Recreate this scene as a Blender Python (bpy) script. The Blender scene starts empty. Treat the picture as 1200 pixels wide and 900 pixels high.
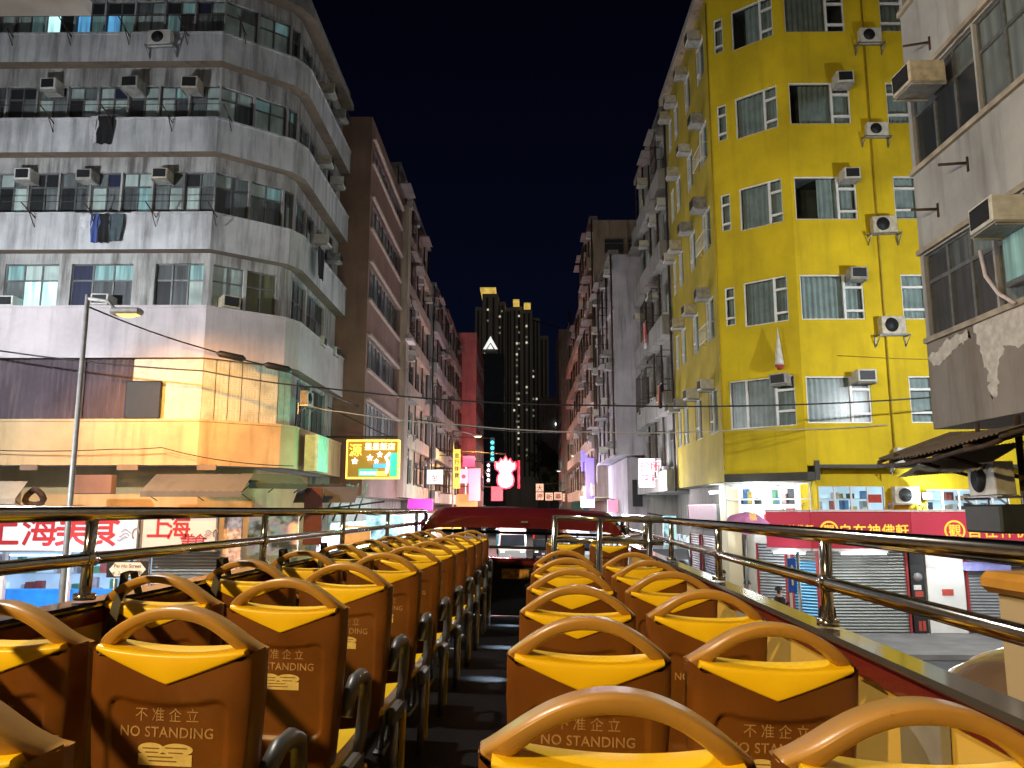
import bpy, math, random
from mathutils import Vector, Matrix, Euler
random.seed(7)
S = bpy.context.scene
COL = S.collection
R = math.radians

# ------------------------------------------------------------------ camera
EZ = 3.75                                   # eye height above the road (upper deck of the bus)
cd = bpy.data.cameras.new('camera'); cam = bpy.data.objects.new('camera', cd); COL.objects.link(cam)
cd.sensor_width = 36.0; cd.lens = 36.0 * 930 / 1200; cd.clip_start = 0.05; cd.clip_end = 3000
cam.location = (0, 0, EZ); cam.rotation_euler = (R(90 + 8.98), 0, R(0.73))
S.camera = cam

# ------------------------------------------------------------------ night sky
W = bpy.data.worlds.new('World'); S.world = W; W.use_nodes = True
wn = W.node_tree.nodes; wl = W.node_tree.links
bg = wn['Background']; bg.inputs['Strength'].default_value = 1.0
tc = wn.new('ShaderNodeTexCoord'); sx = wn.new('ShaderNodeSeparateXYZ'); cr = wn.new('ShaderNodeValToRGB')
wl.new(tc.outputs['Generated'], sx.inputs[0]); wl.new(sx.outputs['Z'], cr.inputs[0]); wl.new(cr.outputs[0], bg.inputs['Color'])
cr.color_ramp.elements[0].position = 0.0; cr.color_ramp.elements[0].color = (0.0024, 0.0038, 0.0125, 1)
cr.color_ramp.elements[1].position = 0.55; cr.color_ramp.elements[1].color = (0.0006, 0.0008, 0.0035, 1)
# added soft sun as ambient fill, standing in for city glow
sl_ = bpy.data.lights.new('city_glow_fill', 'SUN'); sl_.energy = 0.11; sl_.angle = R(120); sl_.color = (1.0, .92, .84)
so_ = bpy.data.objects.new('city_glow_fill', sl_); COL.objects.link(so_); so_.rotation_euler = (R(52), 0, R(-12))
S.view_settings.view_transform = 'Standard'; S.view_settings.look = 'None'
S.view_settings.exposure = 0.0; S.view_settings.gamma = 1.0
S.cycles.use_denoising = True
S.cycles.max_bounces = 5; S.cycles.diffuse_bounces = 3; S.cycles.glossy_bounces = 3; S.cycles.transmission_bounces = 3
S.cycles.transparent_max_bounces = 6; S.cycles.sample_clamp_indirect = 4.0
S.cycles.caustics_reflective = False; S.cycles.caustics_refractive = False

# ------------------------------------------------------------------ object helpers
def setp(o, label=None, cat=None, group=None, kind=None):
    if label: o['label'] = label
    if cat: o['category'] = cat
    if group: o['group'] = group
    if kind: o['kind'] = kind
    return o

def thing(name, label, cat, loc=(0, 0, 0), rotz=0.0, group=None):
    o = bpy.data.objects.new(name, None); COL.objects.link(o)
    o.empty_display_size = 0.2
    o.location = loc; o.rotation_euler = (0, 0, rotz)
    return setp(o, label, cat, group)

class MB:
    """collects faces for ONE mesh"""
    def __init__(s): s.v = []; s.f = []; s.m = []; s.sm = []
    def add(s, vs, fs, mi=0, smooth=False):
        b = len(s.v); s.v += [tuple(v) for v in vs]
        for f in fs: s.f.append([b + i for i in f]); s.m.append(mi); s.sm.append(smooth)
    def quad(s, a, b, c, d, mi=0): s.add([a, b, c, d], [(0, 1, 2, 3)], mi)
    def box(s, x0, y0, z0, x1, y1, z1, mi=0, M=None):
        vs = [(x, y, z) for z in (z0, z1) for y in (y0, y1) for x in (x0, x1)]
        if M is not None: vs = [M @ Vector(v) for v in vs]
        s.add(vs, [(0, 2, 3, 1), (4, 5, 7, 6), (0, 1, 5, 4), (2, 6, 7, 3), (0, 4, 6, 2), (1, 3, 7, 5)], mi)
    def bbox(s, x0, y0, z0, x1, y1, z1, b=0.01, mi=0, M=None):
        """box with chamfered edges"""
        xs, ys, zs = (x0, x1), (y0, y1), (z0, z1); V = []; idx = {}
        for i in (0, 1):
            for j in (0, 1):
                for k in (0, 1):
                    sx_, sy_, sz_ = (1, -1)[i], (1, -1)[j], (1, -1)[k]
                    for a in range(3):
                        p = [xs[i] + sx_ * b, ys[j] + sy_ * b, zs[k] + sz_ * b]; p[a] = (xs[i], ys[j], zs[k])[a]
                        idx[(i, j, k, a)] = len(V); V.append(tuple(p))
        F = []
        for a in range(3):
            o = [q for q in range(3) if q != a]
            for e in (0, 1):
                loop = []
                for (p, q) in ((0, 0), (1, 0), (1, 1), (0, 1)):
                    t = [0, 0, 0]; t[a] = e; t[o[0]] = p; t[o[1]] = q; loop.append(idx[(*t, a)])
                F.append(loop)
        for a in range(3):
            o = [q for q in range(3) if q != a]
            for p in (0, 1):
                for q in (0, 1):
                    t0 = [0, 0, 0]; t0[o[0]] = p; t0[o[1]] = q; t1 = list(t0); t1[a] = 1
                    F.append([idx[(*t0, o[0])], idx[(*t0, o[1])], idx[(*t1, o[1])], idx[(*t1, o[0])]])
        for i in (0, 1):
            for j in (0, 1):
                for k in (0, 1): F.append([idx[(i, j, k, 0)], idx[(i, j, k, 1)], idx[(i, j, k, 2)]])
        if M is not None: V = [M @ Vector(v) for v in V]
        s.add(V, F, mi)
    def tube(s, pts, r, n=8, mi=0, cap=True, closed=False):
        pts = [Vector(p) for p in pts]; N = len(pts); rings = []
        rr = r if isinstance(r, (list, tuple)) else [r] * N
        up = None
        for i, p in enumerate(pts):
            if closed: d = pts[(i + 1) % N] - pts[i - 1]
            else: d = pts[min(i + 1, N - 1)] - pts[max(i - 1, 0)]
            if d.length < 1e-9: d = Vector((0, 0, 1))
            d.normalize()
            if up is None:
                up = Vector((0, 0, 1)) if abs(d.z) < 0.9 else Vector((1, 0, 0))
            a = up - d * up.dot(d)
            if a.length < 1e-6: a = d.orthogonal()
            a.normalize(); up = a; b = d.cross(a)
            rings.append([p + (a * math.cos(t) + b * math.sin(t)) * rr[i] for t in [2 * math.pi * k / n for k in range(n)]])
        vs = [v for ring in rings for v in ring]; fs = []
        for i in range(N if closed else N - 1):
            j = (i + 1) % N
            for k in range(n):
                fs.append((i * n + k, i * n + (k + 1) % n, j * n + (k + 1) % n, j * n + k))
        if cap and not closed:
            fs.append(tuple(range(n - 1, -1, -1))); fs.append(tuple((N - 1) * n + k for k in range(n)))
        s.add(vs, fs, mi, True)
    def cyl(s, c, axis, r, h, n=20, mi=0, r2=None):
        c = Vector(c); d = Vector(axis).normalized(); s.tube([c, c + d * h], [r, r if r2 is None else r2], n, mi)
    def prism(s, pts, u, v, w, o, mi=0, mside=None):
        """outline pts (a,b) in the plane o + a*u + b*v, pushed along w"""
        o, u, v, w = Vector(o), Vector(u), Vector(v), Vector(w); n = len(pts)
        A = [o + u * a + v * b for a, b in pts]; B = [p + w for p in A]
        s.add(A + B, [tuple(range(n))], mi); b = len(s.v) - 2 * n
        s.f.append([b + n + i for i in range(n - 1, -1, -1)]); s.m.append(mi); s.sm.append(False)
        for i in range(n):
            j = (i + 1) % n
            s.f.append([b + i, b + n + i, b + n + j, b + j]); s.m.append(mi if mside is None else mside); s.sm.append(False)
    def grid(s, nx, nz, fn, mi=0, smooth=True):
        vs = [fn(i / nx, j / nz) for j in range(nz + 1) for i in range(nx + 1)]
        fs = [(j * (nx + 1) + i, j * (nx + 1) + i + 1, (j + 1) * (nx + 1) + i + 1, (j + 1) * (nx + 1) + i) for j in range(nz) for i in range(nx)]
        s.add(vs, fs, mi, smooth)
    def text(s, body, size, o, u, v, mi=0, bold=0.0, align='CENTER', depth=0.0, mapf=None, spacing=1.0):
        if bold and mapf is None and any(ord(q) > 0x2000 for q in body):   # CJK: embolden by a few shifted copies
            k = bold * size * .55
            for i, (dx, dy) in enumerate(((k, 0), (-k, 0), (0, k), (0, -k))): s.text(body, size, Vector(o) + Vector(u) * dx + Vector(v) * dy, u, v, mi, 0, align, depth + .0006 * (i + 1), None, spacing)
            bold = 0
        c = bpy.data.curves.new('lettering', 'FONT'); c.body = body; c.size = 1.0; c.align_x = align; c.offset = bold if not any(ord(q) > 0x2000 for q in body) else 0
        c.resolution_u = 3; c.space_character = spacing
        t = bpy.data.objects.new('lettering', c); COL.objects.link(t)
        bpy.context.view_layer.update()
        me = t.to_mesh(); u, v, o = Vector(u), Vector(v), Vector(o); n = u.cross(v)
        if mapf: vs = [mapf(p.co.x * size, p.co.y * size) for p in me.vertices]
        else: vs = [o + u * (p.co.x * size) + v * (p.co.y * size) + n * depth for p in me.vertices]
        fs = [tuple(p.vertices) for p in me.polygons]
        t.to_mesh_clear(); bpy.data.objects.remove(t); bpy.data.curves.remove(c)
        s.add(vs, fs, mi)

def link(name, mb, mats, parent=None, world=True, fixn=False):
    me = bpy.data.meshes.new(name)
    off = Vector((0, 0, 0))
    if parent is not None and world:
        off = Vector(parent.location)
        if parent.parent is not None: off = off + Vector(parent.parent.location)
    me.from_pydata([tuple(Vector(v) - off) for v in mb.v], [], mb.f)
    for m in (mats if isinstance(mats, (list, tuple)) else [mats]): me.materials.append(m)
    me.polygons.foreach_set('material_index', mb.m)
    me.polygons.foreach_set('use_smooth', mb.sm)
    if fixn:
        import bmesh
        bm = bmesh.new(); bm.from_mesh(me); bmesh.ops.recalc_face_normals(bm, faces=bm.faces); bm.to_mesh(me); bm.free()
    me.update()
    o = bpy.data.objects.new(name, me); COL.objects.link(o)
    if parent is not None: o.parent = parent
    return o

KIDS = {}
def part(name, mb, mats, parent, world=True, label=None, fixn=False):
    o = link(name, mb, mats, parent, world, fixn)
    KIDS.setdefault(parent.name, []).append(o)
    if label: o['label'] = label
    return o

def solo(name, mb, mats, label, cat, group=None, fixn=True, origin=None):
    """a thing that is one mesh; its origin is put at its base"""
    xs = [v[0] for v in mb.v]; ys = [v[1] for v in mb.v]; zs = [v[2] for v in mb.v]
    o0 = Vector(origin) if origin else Vector(((min(xs) + max(xs)) / 2, (min(ys) + max(ys)) / 2, min(zs)))
    mb.v = [tuple(Vector(v) - o0) for v in mb.v]
    o = link(name, mb, mats, None, False, fixn); o.location = o0
    return setp(o, label, cat, group)

def struct(name, mb, mats):
    o = link(name, mb, mats); o['kind'] = 'structure'; return o

def copy_tree(o, parent=None):
    c = o.copy(); COL.objects.link(c)
    if parent is not None: c.parent = parent
    for k in KIDS.get(o.name, []):
        d = copy_tree(k, c); KIDS.setdefault(c.name, []).append(d)
    return c

ORD = ['ground', 'first', 'second', 'third', 'fourth', 'fifth', 'sixth', 'seventh', 'eighth', 'ninth', 'tenth', 'eleventh', 'twelfth']

# ------------------------------------------------------------------ materials
MATS = {}
def nodes(name):
    m = bpy.data.materials.new(name); m.use_nodes = True; MATS[name] = m
    return m, m.node_tree.nodes, m.node_tree.links, m.node_tree.nodes['Principled BSDF']
def mix(N, L, a, b, fac, mode='MIX'):
    x = N.new('ShaderNodeMix'); x.data_type = 'RGBA'; x.blend_type = mode
    for sock, val in ((x.inputs[0], fac), (x.inputs[6], a), (x.inputs[7], b)):
        if hasattr(val, 'is_linked'): L.new(val, sock)
        else: sock.default_value = val if not isinstance(val, tuple) else (*val[:3], 1)
    return x.outputs[2]
def noise(N, L, scale, detail=3, vec=None, rough=0.5):
    n = N.new('ShaderNodeTexNoise'); n.inputs['Scale'].default_value = scale; n.inputs['Detail'].default_value = detail; n.inputs['Roughness'].default_value = rough
    if vec is not None: L.new(vec, n.inputs['Vector'])
    return n.outputs['Fac']
def coords(N, L, sc=(1, 1, 1)):
    t = N.new('ShaderNodeTexCoord'); m = N.new('ShaderNodeMapping'); m.inputs['Scale'].default_value = sc
    L.new(t.outputs['Object'], m.inputs[0])
    oi = N.new('ShaderNodeObjectInfo'); k = N.new('ShaderNodeVectorMath'); k.operation = 'SCALE'; k.inputs[0].default_value = (37.0, 53.0, 41.0); L.new(oi.outputs['Random'], k.inputs['Scale']); L.new(k.outputs[0], m.inputs['Location'])
    return m.outputs[0]
def ramp(N, L, fac, lo, hi, c0=(0, 0, 0), c1=(1, 1, 1)):
    r = N.new('ShaderNodeValToRGB'); L.new(fac, r.inputs[0])
    r.color_ramp.elements[0].position = lo; r.color_ramp.elements[1].position = hi
    r.color_ramp.elements[0].color = (*c0, 1); r.color_ramp.elements[1].color = (*c1, 1); return r.outputs[0]
def bump(N, L, P, h, strength=0.2, dist=0.02):
    b = N.new('ShaderNodeBump'); b.inputs['Strength'].default_value = strength; b.inputs['Distance'].default_value = dist
    L.new(h, b.inputs['Height']); L.new(b.outputs[0], P.inputs['Normal'])

def plain(name, col, rough=0.5, metal=0.0, var=0.25, scale=6, spec=0.5, bumps=0.0, coat=0.0):
    m, N, L, P = nodes(name)
    c = coords(N, L); n = noise(N, L, scale, 4, c)
    dark = tuple(x * (1 - var) for x in col)
    L.new(mix(N, L, dark, col, ramp(N, L, n, 0.35, 0.65)), P.inputs['Base Color'])
    P.inputs['Roughness'].default_value = rough; P.inputs['Metallic'].default_value = metal
    P.inputs['Specular IOR Level'].default_value = spec; P.inputs['Coat Weight'].default_value = coat
    if bumps: bump(N, L, P, noise(N, L, scale * 12, 3, c), bumps, 0.01)
    return m

def plaster(name, col, stain=(0.05, 0.045, 0.04), amount=0.7, scale=1.0, rough=0.85, lo=0.5, hi=0.72):
    """old painted render: blotches, vertical rain streaks, chips"""
    m, N, L, P = nodes(name)
    c = coords(N, L)
    cs = coords(N, L, (1.0, 1.0, 0.10))
    blot = ramp(N, L, noise(N, L, 0.55 * scale, 5, c, 0.6), 0.35, 0.7)
    base = mix(N, L, tuple(x * 0.66 for x in col), col, blot)
    streak = ramp(N, L, noise(N, L, 2.6 * scale, 6, cs, 0.65), lo, hi)
    mm = N.new('ShaderNodeMath'); mm.operation = 'MULTIPLY'; L.new(streak, mm.inputs[0]); mm.inputs[1].default_value = amount
    base = mix(N, L, base, stain, mm.outputs[0])
    fine = ramp(N, L, noise(N, L, 14, 4, c, 0.7), 0.62, 0.72)
    mf = N.new('ShaderNodeMath'); mf.operation = 'MULTIPLY'; L.new(fine, mf.inputs[0]); mf.inputs[1].default_value = 0.35 * amount
    base = mix(N, L, base, stain, mf.outputs[0])
    L.new(base, P.inputs['Base Color']); P.inputs['Roughness'].default_value = rough
    bump(N, L, P, noise(N, L, 30, 4, c), 0.25, 0.02)
    return m

def pane(name, col, rough=0.12, folds=0.4, emit=0.0):
    """a window pane with a curtain or blind behind it"""
    m, N, L, P = nodes(name)
    c = coords(N, L, (9, 9, 0.5)); n = noise(N, L, 1.0, 2, c)
    c2 = coords(N, L); n2 = noise(N, L, 0.9, 2, c2)
    k = mix(N, L, tuple(x * (1 - folds) for x in col), col, ramp(N, L, n, 0.38, 0.62))
    k = mix(N, L, k, tuple(x * 0.55 for x in col), ramp(N, L, n2, 0.5, 0.65))
    L.new(k, P.inputs['Base Color']); P.inputs['Roughness'].default_value = 0.6
    P.inputs['Coat Weight'].default_value = 0.7; P.inputs['Coat Roughness'].default_value = rough
    if emit:
        L.new(k, P.inputs['Emission Color']); P.inputs['Emission Strength'].default_value = emit
    return m

def glow(name, col, strength, var=0.0, scale=4, dark=0.3):
    m, N, L, P = nodes(name)
    P.inputs['Base Color'].default_value = (*[x * 0.5 for x in col], 1)
    if var:
        n = noise(N, L, scale, 3, coords(N, L))
        L.new(mix(N, L, tuple(x * (1 - var) for x in col), col, ramp(N, L, n, 0.35, 0.65)), P.inputs['Emission Color'])
    else: P.inputs['Emission Color'].default_value = (*col, 1)
    P.inputs['Emission Strength'].default_value = strength
    return m

def stock(name, tint, strength, sat=0.8):
    """lit shop window crowded with goods, seen from afar"""
    m, N, L, P = nodes(name)
    c = coords(N, L, (2.0, 2.0, 2.6))
    n = N.new('ShaderNodeTexNoise'); n.inputs['Scale'].default_value = 1.5; n.inputs['Detail'].default_value = 5; n.inputs['Roughness'].default_value = .65; L.new(c, n.inputs['Vector'])
    h = N.new('ShaderNodeHueSaturation'); h.inputs['Saturation'].default_value = 2.2 * sat; h.inputs['Value'].default_value = 1.1; L.new(n.outputs['Color'], h.inputs['Color'])
    k = mix(N, L, h.outputs[0], tint, .5)
    k = mix(N, L, tuple(x * .15 for x in tint), k, ramp(N, L, noise(N, L, 1.1, 3, c), .38, .52))
    L.new(k, P.inputs['Base Color']); L.new(k, P.inputs['Emission Color']); P.inputs['Emission Strength'].default_value = strength
    P.inputs['Roughness'].default_value = 0.3
    return m

GOODS = []
def shop_interior(t, f, s0, s1, z0, z1, back, o_front=0.0, depth=.7, shelves=3, seed=1, lit=1.0, tint=(1, 1, 1)):
    """a lit room behind a shop window: glowing back wall, shelves, goods and hung things"""
    rn = random.Random(seed)
    if not GOODS:
        for i, c in enumerate(((.7, .7, .7), (.5, .1, .08), (.1, .25, .5), (.6, .45, .1), (.12, .35, .2), (.05, .05, .06), (.45, .3, .2), (.65, .5, .5))): GOODS.append(plain('goods_colour_' + 'abcdefgh'[i], c, .5, 0, .3, 9))
    b = MB(); o = o_front - depth
    A = [f.pt(s0, z0, o), f.pt(s1, z0, o), f.pt(s1, z1, o), f.pt(s0, z1, o)]; Bq = [f.pt(s0, z0, o_front - .03), f.pt(s1, z0, o_front - .03), f.pt(s1, z1, o_front - .03), f.pt(s0, z1, o_front - .03)]
    b.quad(*A)
    for k in range(4): b.quad(A[k], A[(k + 1) % 4], Bq[(k + 1) % 4], Bq[k])
    part('lit_back_wall', b, back, t)
    b = MB(); hs = (z1 - z0) / shelves
    for q in range(shelves):
        z = z0 + q * hs
        if q: b.box(s0, o, z - .02, s1, o + .3, z, 0, f.M)
        s = s0 + .03
        while s < s1 - .1:
            w = rn.uniform(.06, .24); h = hs * rn.uniform(.25, .85)
            if rn.random() < .78: b.bbox(s, o + .02, z + .001, min(s + w, s1 - .02), o + rn.uniform(.15, .3), z + h, .006, rn.randrange(8), f.M)
            s += w + rn.choice((.01, .02, .15))
    g = part('shelved_goods', b, GOODS, t); g['kind'] = 'stuff'

def shutter(name, col, pitch=0.09, rough=0.4):
    m, N, L, P = nodes(name)
    t = N.new('ShaderNodeTexCoord'); s_ = N.new('ShaderNodeSeparateXYZ'); L.new(t.outputs['Object'], s_.inputs[0])
    a = N.new('ShaderNodeMath'); a.operation = 'MULTIPLY'; L.new(s_.outputs['Z'], a.inputs[0]); a.inputs[1].default_value = 2 * math.pi / pitch
    b = N.new('ShaderNodeMath'); b.operation = 'SINE'; L.new(a.outputs[0], b.inputs[0])
    r = ramp(N, L, b.outputs[0], 0.0, 0.5)
    n = noise(N, L, 1.5, 4, coords(N, L))
    k = mix(N, L, tuple(x * 0.6 for x in col), col, ramp(N, L, n, 0.35, 0.6))
    L.new(mix(N, L, tuple(x * 0.45 for x in col), k, r), P.inputs['Base Color'])
    P.inputs['Roughness'].default_value = rough; P.inputs['Metallic'].default_value = 0.3
    bump(N, L, P, b.outputs[0], 0.8, 0.02)
    return m

m_white_plaster = plaster('white_plaster', (0.62, 0.63, 0.65), (0.06, 0.056, 0.052), 0.66, 1.15, lo=.45, hi=.70)
m_pink_plaster = plaster('pale_lilac_plaster', (0.62, 0.56, 0.58), (0.15, 0.12, 0.11), 0.35)
m_fascia = plaster('cream_fascia', (0.66, 0.47, 0.25), (0.16, 0.08, 0.03), 0.5)
m_grey_plaster = plaster('grey_plaster', (0.34, 0.33, 0.31), (0.05, 0.045, 0.04), 0.7)
m_dark_plaster = plaster('sooty_plaster', (0.20, 0.18, 0.16), (0.03, 0.028, 0.025), 0.7)
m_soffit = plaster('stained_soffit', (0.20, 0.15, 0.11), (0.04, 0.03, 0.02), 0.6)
m_brown = plaster('brown_tile', (0.25, 0.145, 0.11), (0.08, 0.05, 0.04), 0.35)
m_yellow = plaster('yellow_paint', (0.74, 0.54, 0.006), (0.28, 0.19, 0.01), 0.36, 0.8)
m_yellow_side = plaster('duller_yellow_paint', (0.50, 0.37, 0.03), (0.15, 0.10, 0.03), 0.35)  # darker, duller yellow for the street side, back and roof
m_pinkwall = plaster('coral_paint', (0.55, 0.20, 0.18), (0.15, 0.06, 0.05), 0.5)
m_tan = plaster('tan_plaster', (0.42, 0.33, 0.25), (0.06, 0.045, 0.035), 0.7)
m_green_plaster = plaster('pale_green_plaster', (0.36, 0.45, 0.38), (0.06, 0.06, 0.05), 0.6)
m_lilac = plaster('lilac_plaster', (0.45, 0.42, 0.46), (0.08, 0.07, 0.08), 0.6)
m_near_grey = plaster('near_grey_plaster', (0.43, 0.425, 0.42), (0.10, 0.09, 0.085), 0.6)
m_peel = plain('bare_white_patch', (0.60, 0.56, 0.52), 0.9, 0, 0.3, 8, bumps=0.4)
m_concrete = plaster('bare_concrete', (0.27, 0.24, 0.215), (0.10, 0.07, 0.05), 0.6)
m_alu = plain('aluminium_frame', (0.22, 0.23, 0.23), 0.45, 0.6, 0.3, 8)
m_whiteframe = plain('white_window_frame', (0.78, 0.78, 0.76), 0.4, 0, 0.12, 5)
m_dark = plain('dark_interior', (0.012, 0.013, 0.015), 0.7, 0, 0.5, 3)
m_rust = plain('rusty_steel', (0.075, 0.045, 0.028), 0.85, 0.2, 0.6, 9, bumps=0.5)
m_steel = plain('galvanised_steel', (0.30, 0.31, 0.32), 0.45, 0.7, 0.35, 7)
m_chrome = plain('polished_steel_tube', (0.56, 0.535, 0.49), 0.13, 1.0, 0.12, 20)
m_blackrub = plain('black_rubber', (0.010, 0.010, 0.010), 0.6, 0, 0.3, 6)
m_ac = plain('off_white_casing', (0.62, 0.61, 0.56), 0.5, 0, 0.22, 6)
m_acdirty = plain('dusty_casing', (0.40, 0.39, 0.36), 0.6, 0, 0.4, 5)
m_grille = plain('dark_grille', (0.025, 0.027, 0.03), 0.55, 0.3, 0.4, 30)
m_lamp_grey = plain('grey_painted_steel', (0.26, 0.25, 0.24), 0.5, 0.2, 0.25, 6)
m_asphalt = plain('asphalt', (0.045, 0.045, 0.047), 0.75, 0, 0.4, 2.5, bumps=0.5)
m_pave = plain('concrete_paving', (0.20, 0.19, 0.18), 0.8, 0, 0.3, 1.5, bumps=0.3)
m_kerb = plain('kerb_stone', (0.28, 0.27, 0.26), 0.8, 0, 0.3, 3)
m_line = plain('road_paint', (0.70, 0.68, 0.62), 0.6, 0, 0.25, 6)
m_whitewall = plain('white_wall', (0.72, 0.70, 0.66), 0.7, 0, 0.2, 1.2)

g_dark = pane('dark_glass', (0.014, 0.018, 0.022), 0.08, 0.5)
g_teal = pane('pale_teal_glass', (0.46, 0.58, 0.55), 0.25, 0.25)
g_grey = pane('grey_glass', (0.17, 0.20, 0.205), 0.2, 0.4)
g_blue = pane('deep_blue_glass', (0.015, 0.022, 0.07), 0.12, 0.4)
g_curt = pane('curtained_glass', (0.10, 0.115, 0.125), 0.15, 0.65)
g_olive = pane('olive_glass', (0.14, 0.15, 0.07), 0.2, 0.4)
g_litcool = pane('lit_window_cool', (0.55, 0.95, 0.95), 0.2, 0.6, 1.2)
g_litteal = pane('lit_window_dim_teal', (0.25, 0.45, 0.45), 0.2, 0.5, 0.22)
g_litblue = pane('lit_window_blue', (0.12, 0.42, 0.75), 0.2, 0.5, 0.8)
g_litred = pane('lit_window_red', (0.45, 0.06, 0.08), 0.2, 0.5, 0.35)
g_litwarm = pane('lit_window_warm', (0.95, 0.85, 0.45), 0.2, 0.5, 0.9)

# clear window glass over a modelled room
m_glass, N, L, P = nodes('clear_window_glass')
tr = N.new('ShaderNodeBsdfTransparent'); tr.inputs[0].default_value = (0.80, 0.86, 0.86, 1)
gl = N.new('ShaderNodeBsdfGlossy'); gl.inputs['Roughness'].default_value = 0.25
lw = N.new('ShaderNodeLayerWeight'); lw.inputs['Blend'].default_value = 0.25
ms = N.new('ShaderNodeMixShader'); L.new(lw.outputs['Fresnel'], ms.inputs[0]); L.new(tr.outputs[0], ms.inputs[1]); L.new(gl.outputs[0], ms.inputs[2])
L.new(ms.outputs[0], N['Material Output'].inputs['Surface'])
m_curtain = plain('grey_green_curtain', (0.40, 0.47, 0.47), 0.9, 0, 0.25, 3)

def street_light(parent, name, kind, loc, power, col, radius=0.15, spot=None, blend=0.5, target=None):
    ld = bpy.data.lights.new(name, kind); ld.energy = power; ld.color = col
    ld.shadow_soft_size = radius
    if kind == 'SPOT': ld.spot_size = R(spot); ld.spot_blend = blend
    o = bpy.data.objects.new(name, ld); COL.objects.link(o); o.location = loc
    if target is not None:
        o.rotation_euler = (Vector(target) - Vector(loc)).to_track_quat('-Z', 'Y').to_euler()
    elif kind == 'SPOT': o.rotation_euler = (0, 0, 0)
    if parent is not None:
        o.parent = parent; o.location = Vector(loc) - Vector(parent.location)
    return o
# ------------------------------------------------------------------ ground
mb = MB(); mb.quad((-400, -200, -0.12), (400, -200, -0.12), (400, 900, -0.12), (-400, 900, -0.12)); struct('ground', mb, m_pave)
mb = MB(); mb.quad((-5, -60, -0.004), (5, -60, -0.004), (5, 320, -0.004), (-5, 320, -0.004)); struct('road', mb, m_asphalt)
mb = MB()
for x0, x1 in ((-70, -5), (5, 70)): mb.quad((x0, 14.6, -0.004), (x1, 14.6, -0.004), (x1, 21.0, -0.004), (x0, 21.0, -0.004))
struct('cross_road', mb, m_asphalt)
mb = MB()
for x in (-1.7, 1.7):
    for k in range(28):
        y = -20 + 6 * k
        if 12 < y < 21: continue
        mb.quad((x - .06, y, 0.0), (x + .06, y, 0.0), (x + .06, y + 2.2, 0.0), (x - .06, y + 2.2, 0.0))
for k in range(9):
    x = -4.4 + k * 1.1; mb.quad((x - .28, 22.2, 0.0), (x + .28, 22.2, 0.0), (x + .28, 25.2, 0.0), (x - .28, 25.2, 0.0))
struct('road_markings', mb, m_line)
mb = MB()
for sx_ in (-1, 1):
    for (y0, y1) in ((-60, 14.6), (21.0, 320)):
        a, b = sorted((sx_ * 5.0, sx_ * 5.22)); mb.box(a, y0, -0.1, b, y1, 0.13)
struct('kerb', mb, m_kerb)
mb = MB()
for sx_ in (-1, 1):
    for (y0, y1) in ((-60, 14.6), (21.0, 320)):
        a, b = sorted((sx_ * 5.22, sx_ * 30.0)); mb.box(a, y0, -0.1, b, y1, 0.12)
struct('pavement', mb, m_pave)

# ------------------------------------------------------------------ facade helpers
class Face:
    def __init__(s, p0, p1):
        s.p0 = Vector((p0[0], p0[1], 0)); s.p1 = Vector((p1[0], p1[1], 0)); d = s.p1 - s.p0
        s.len = d.length; s.u = d.normalized(); s.n = Vector((s.u.y, -s.u.x, 0))
        s.M = Matrix(((s.u.x, s.n.x, 0, s.p0.x), (s.u.y, s.n.y, 0, s.p0.y), (0, 0, 1, 0), (0, 0, 0, 1)))
        s.rz = math.atan2(s.n.x, -s.n.y)
    def pt(s, a, z, o=0.0): return s.p0 + s.u * a + s.n * o + Vector((0, 0, z))
    def s_at_y(s, y): return (y - s.p0.y) / s.u.y
    def s_at_x(s, x): return (x - s.p0.x) / s.u.x

def wall(mb, f, z0, z1, holes=(), mi=0, reveal=0.16, s0=None, s1=None):
    a0 = 0 if s0 is None else s0; a1 = f.len if s1 is None else s1
    ss = sorted({a0, a1} | {min(max(h[i], a0), a1) for h in holes for i in (0, 1)})
    zz = sorted({z0, z1} | {min(max(h[i], z0), z1) for h in holes for i in (2, 3)})
    for i in range(len(ss) - 1):
        for j in range(len(zz) - 1):
            if ss[i + 1] - ss[i] < 1e-4 or zz[j + 1] - zz[j] < 1e-4: continue
            cs, cz = (ss[i] + ss[i + 1]) / 2, (zz[j] + zz[j + 1]) / 2
            if any(h[0] < cs < h[1] and h[2] < cz < h[3] for h in holes): continue
            mb.quad(f.pt(ss[i], zz[j]), f.pt(ss[i + 1], zz[j]), f.pt(ss[i + 1], zz[j + 1]), f.pt(ss[i], zz[j + 1]), mi)
    for h in holes:
        A = [f.pt(h[0], h[2]), f.pt(h[1], h[2]), f.pt(h[1], h[3]), f.pt(h[0], h[3])]
        B = [p - f.n * reveal for p in A]
        for k in range(4): mb.quad(A[k], A[(k + 1) % 4], B[(k + 1) % 4], B[k], mi)

def offset_poly(pts, d):
    """shift an open polyline inwards (against its outward normals) by d"""
    F = [Face(pts[i], pts[i + 1]) for i in range(len(pts) - 1)]; out = []
    for i, p in enumerate(pts):
        v = Vector((p[0], p[1], 0))
        if i == 0: v = v - F[0].n * d
        elif i == len(pts) - 1: v = v - F[-1].n * d
        else:
            b = (F[i - 1].n + F[i].n).normalized(); v = v - b * (d / max(0.3, b.dot(F[i].n)))
        out.append((v.x, v.y))
    return out

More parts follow.
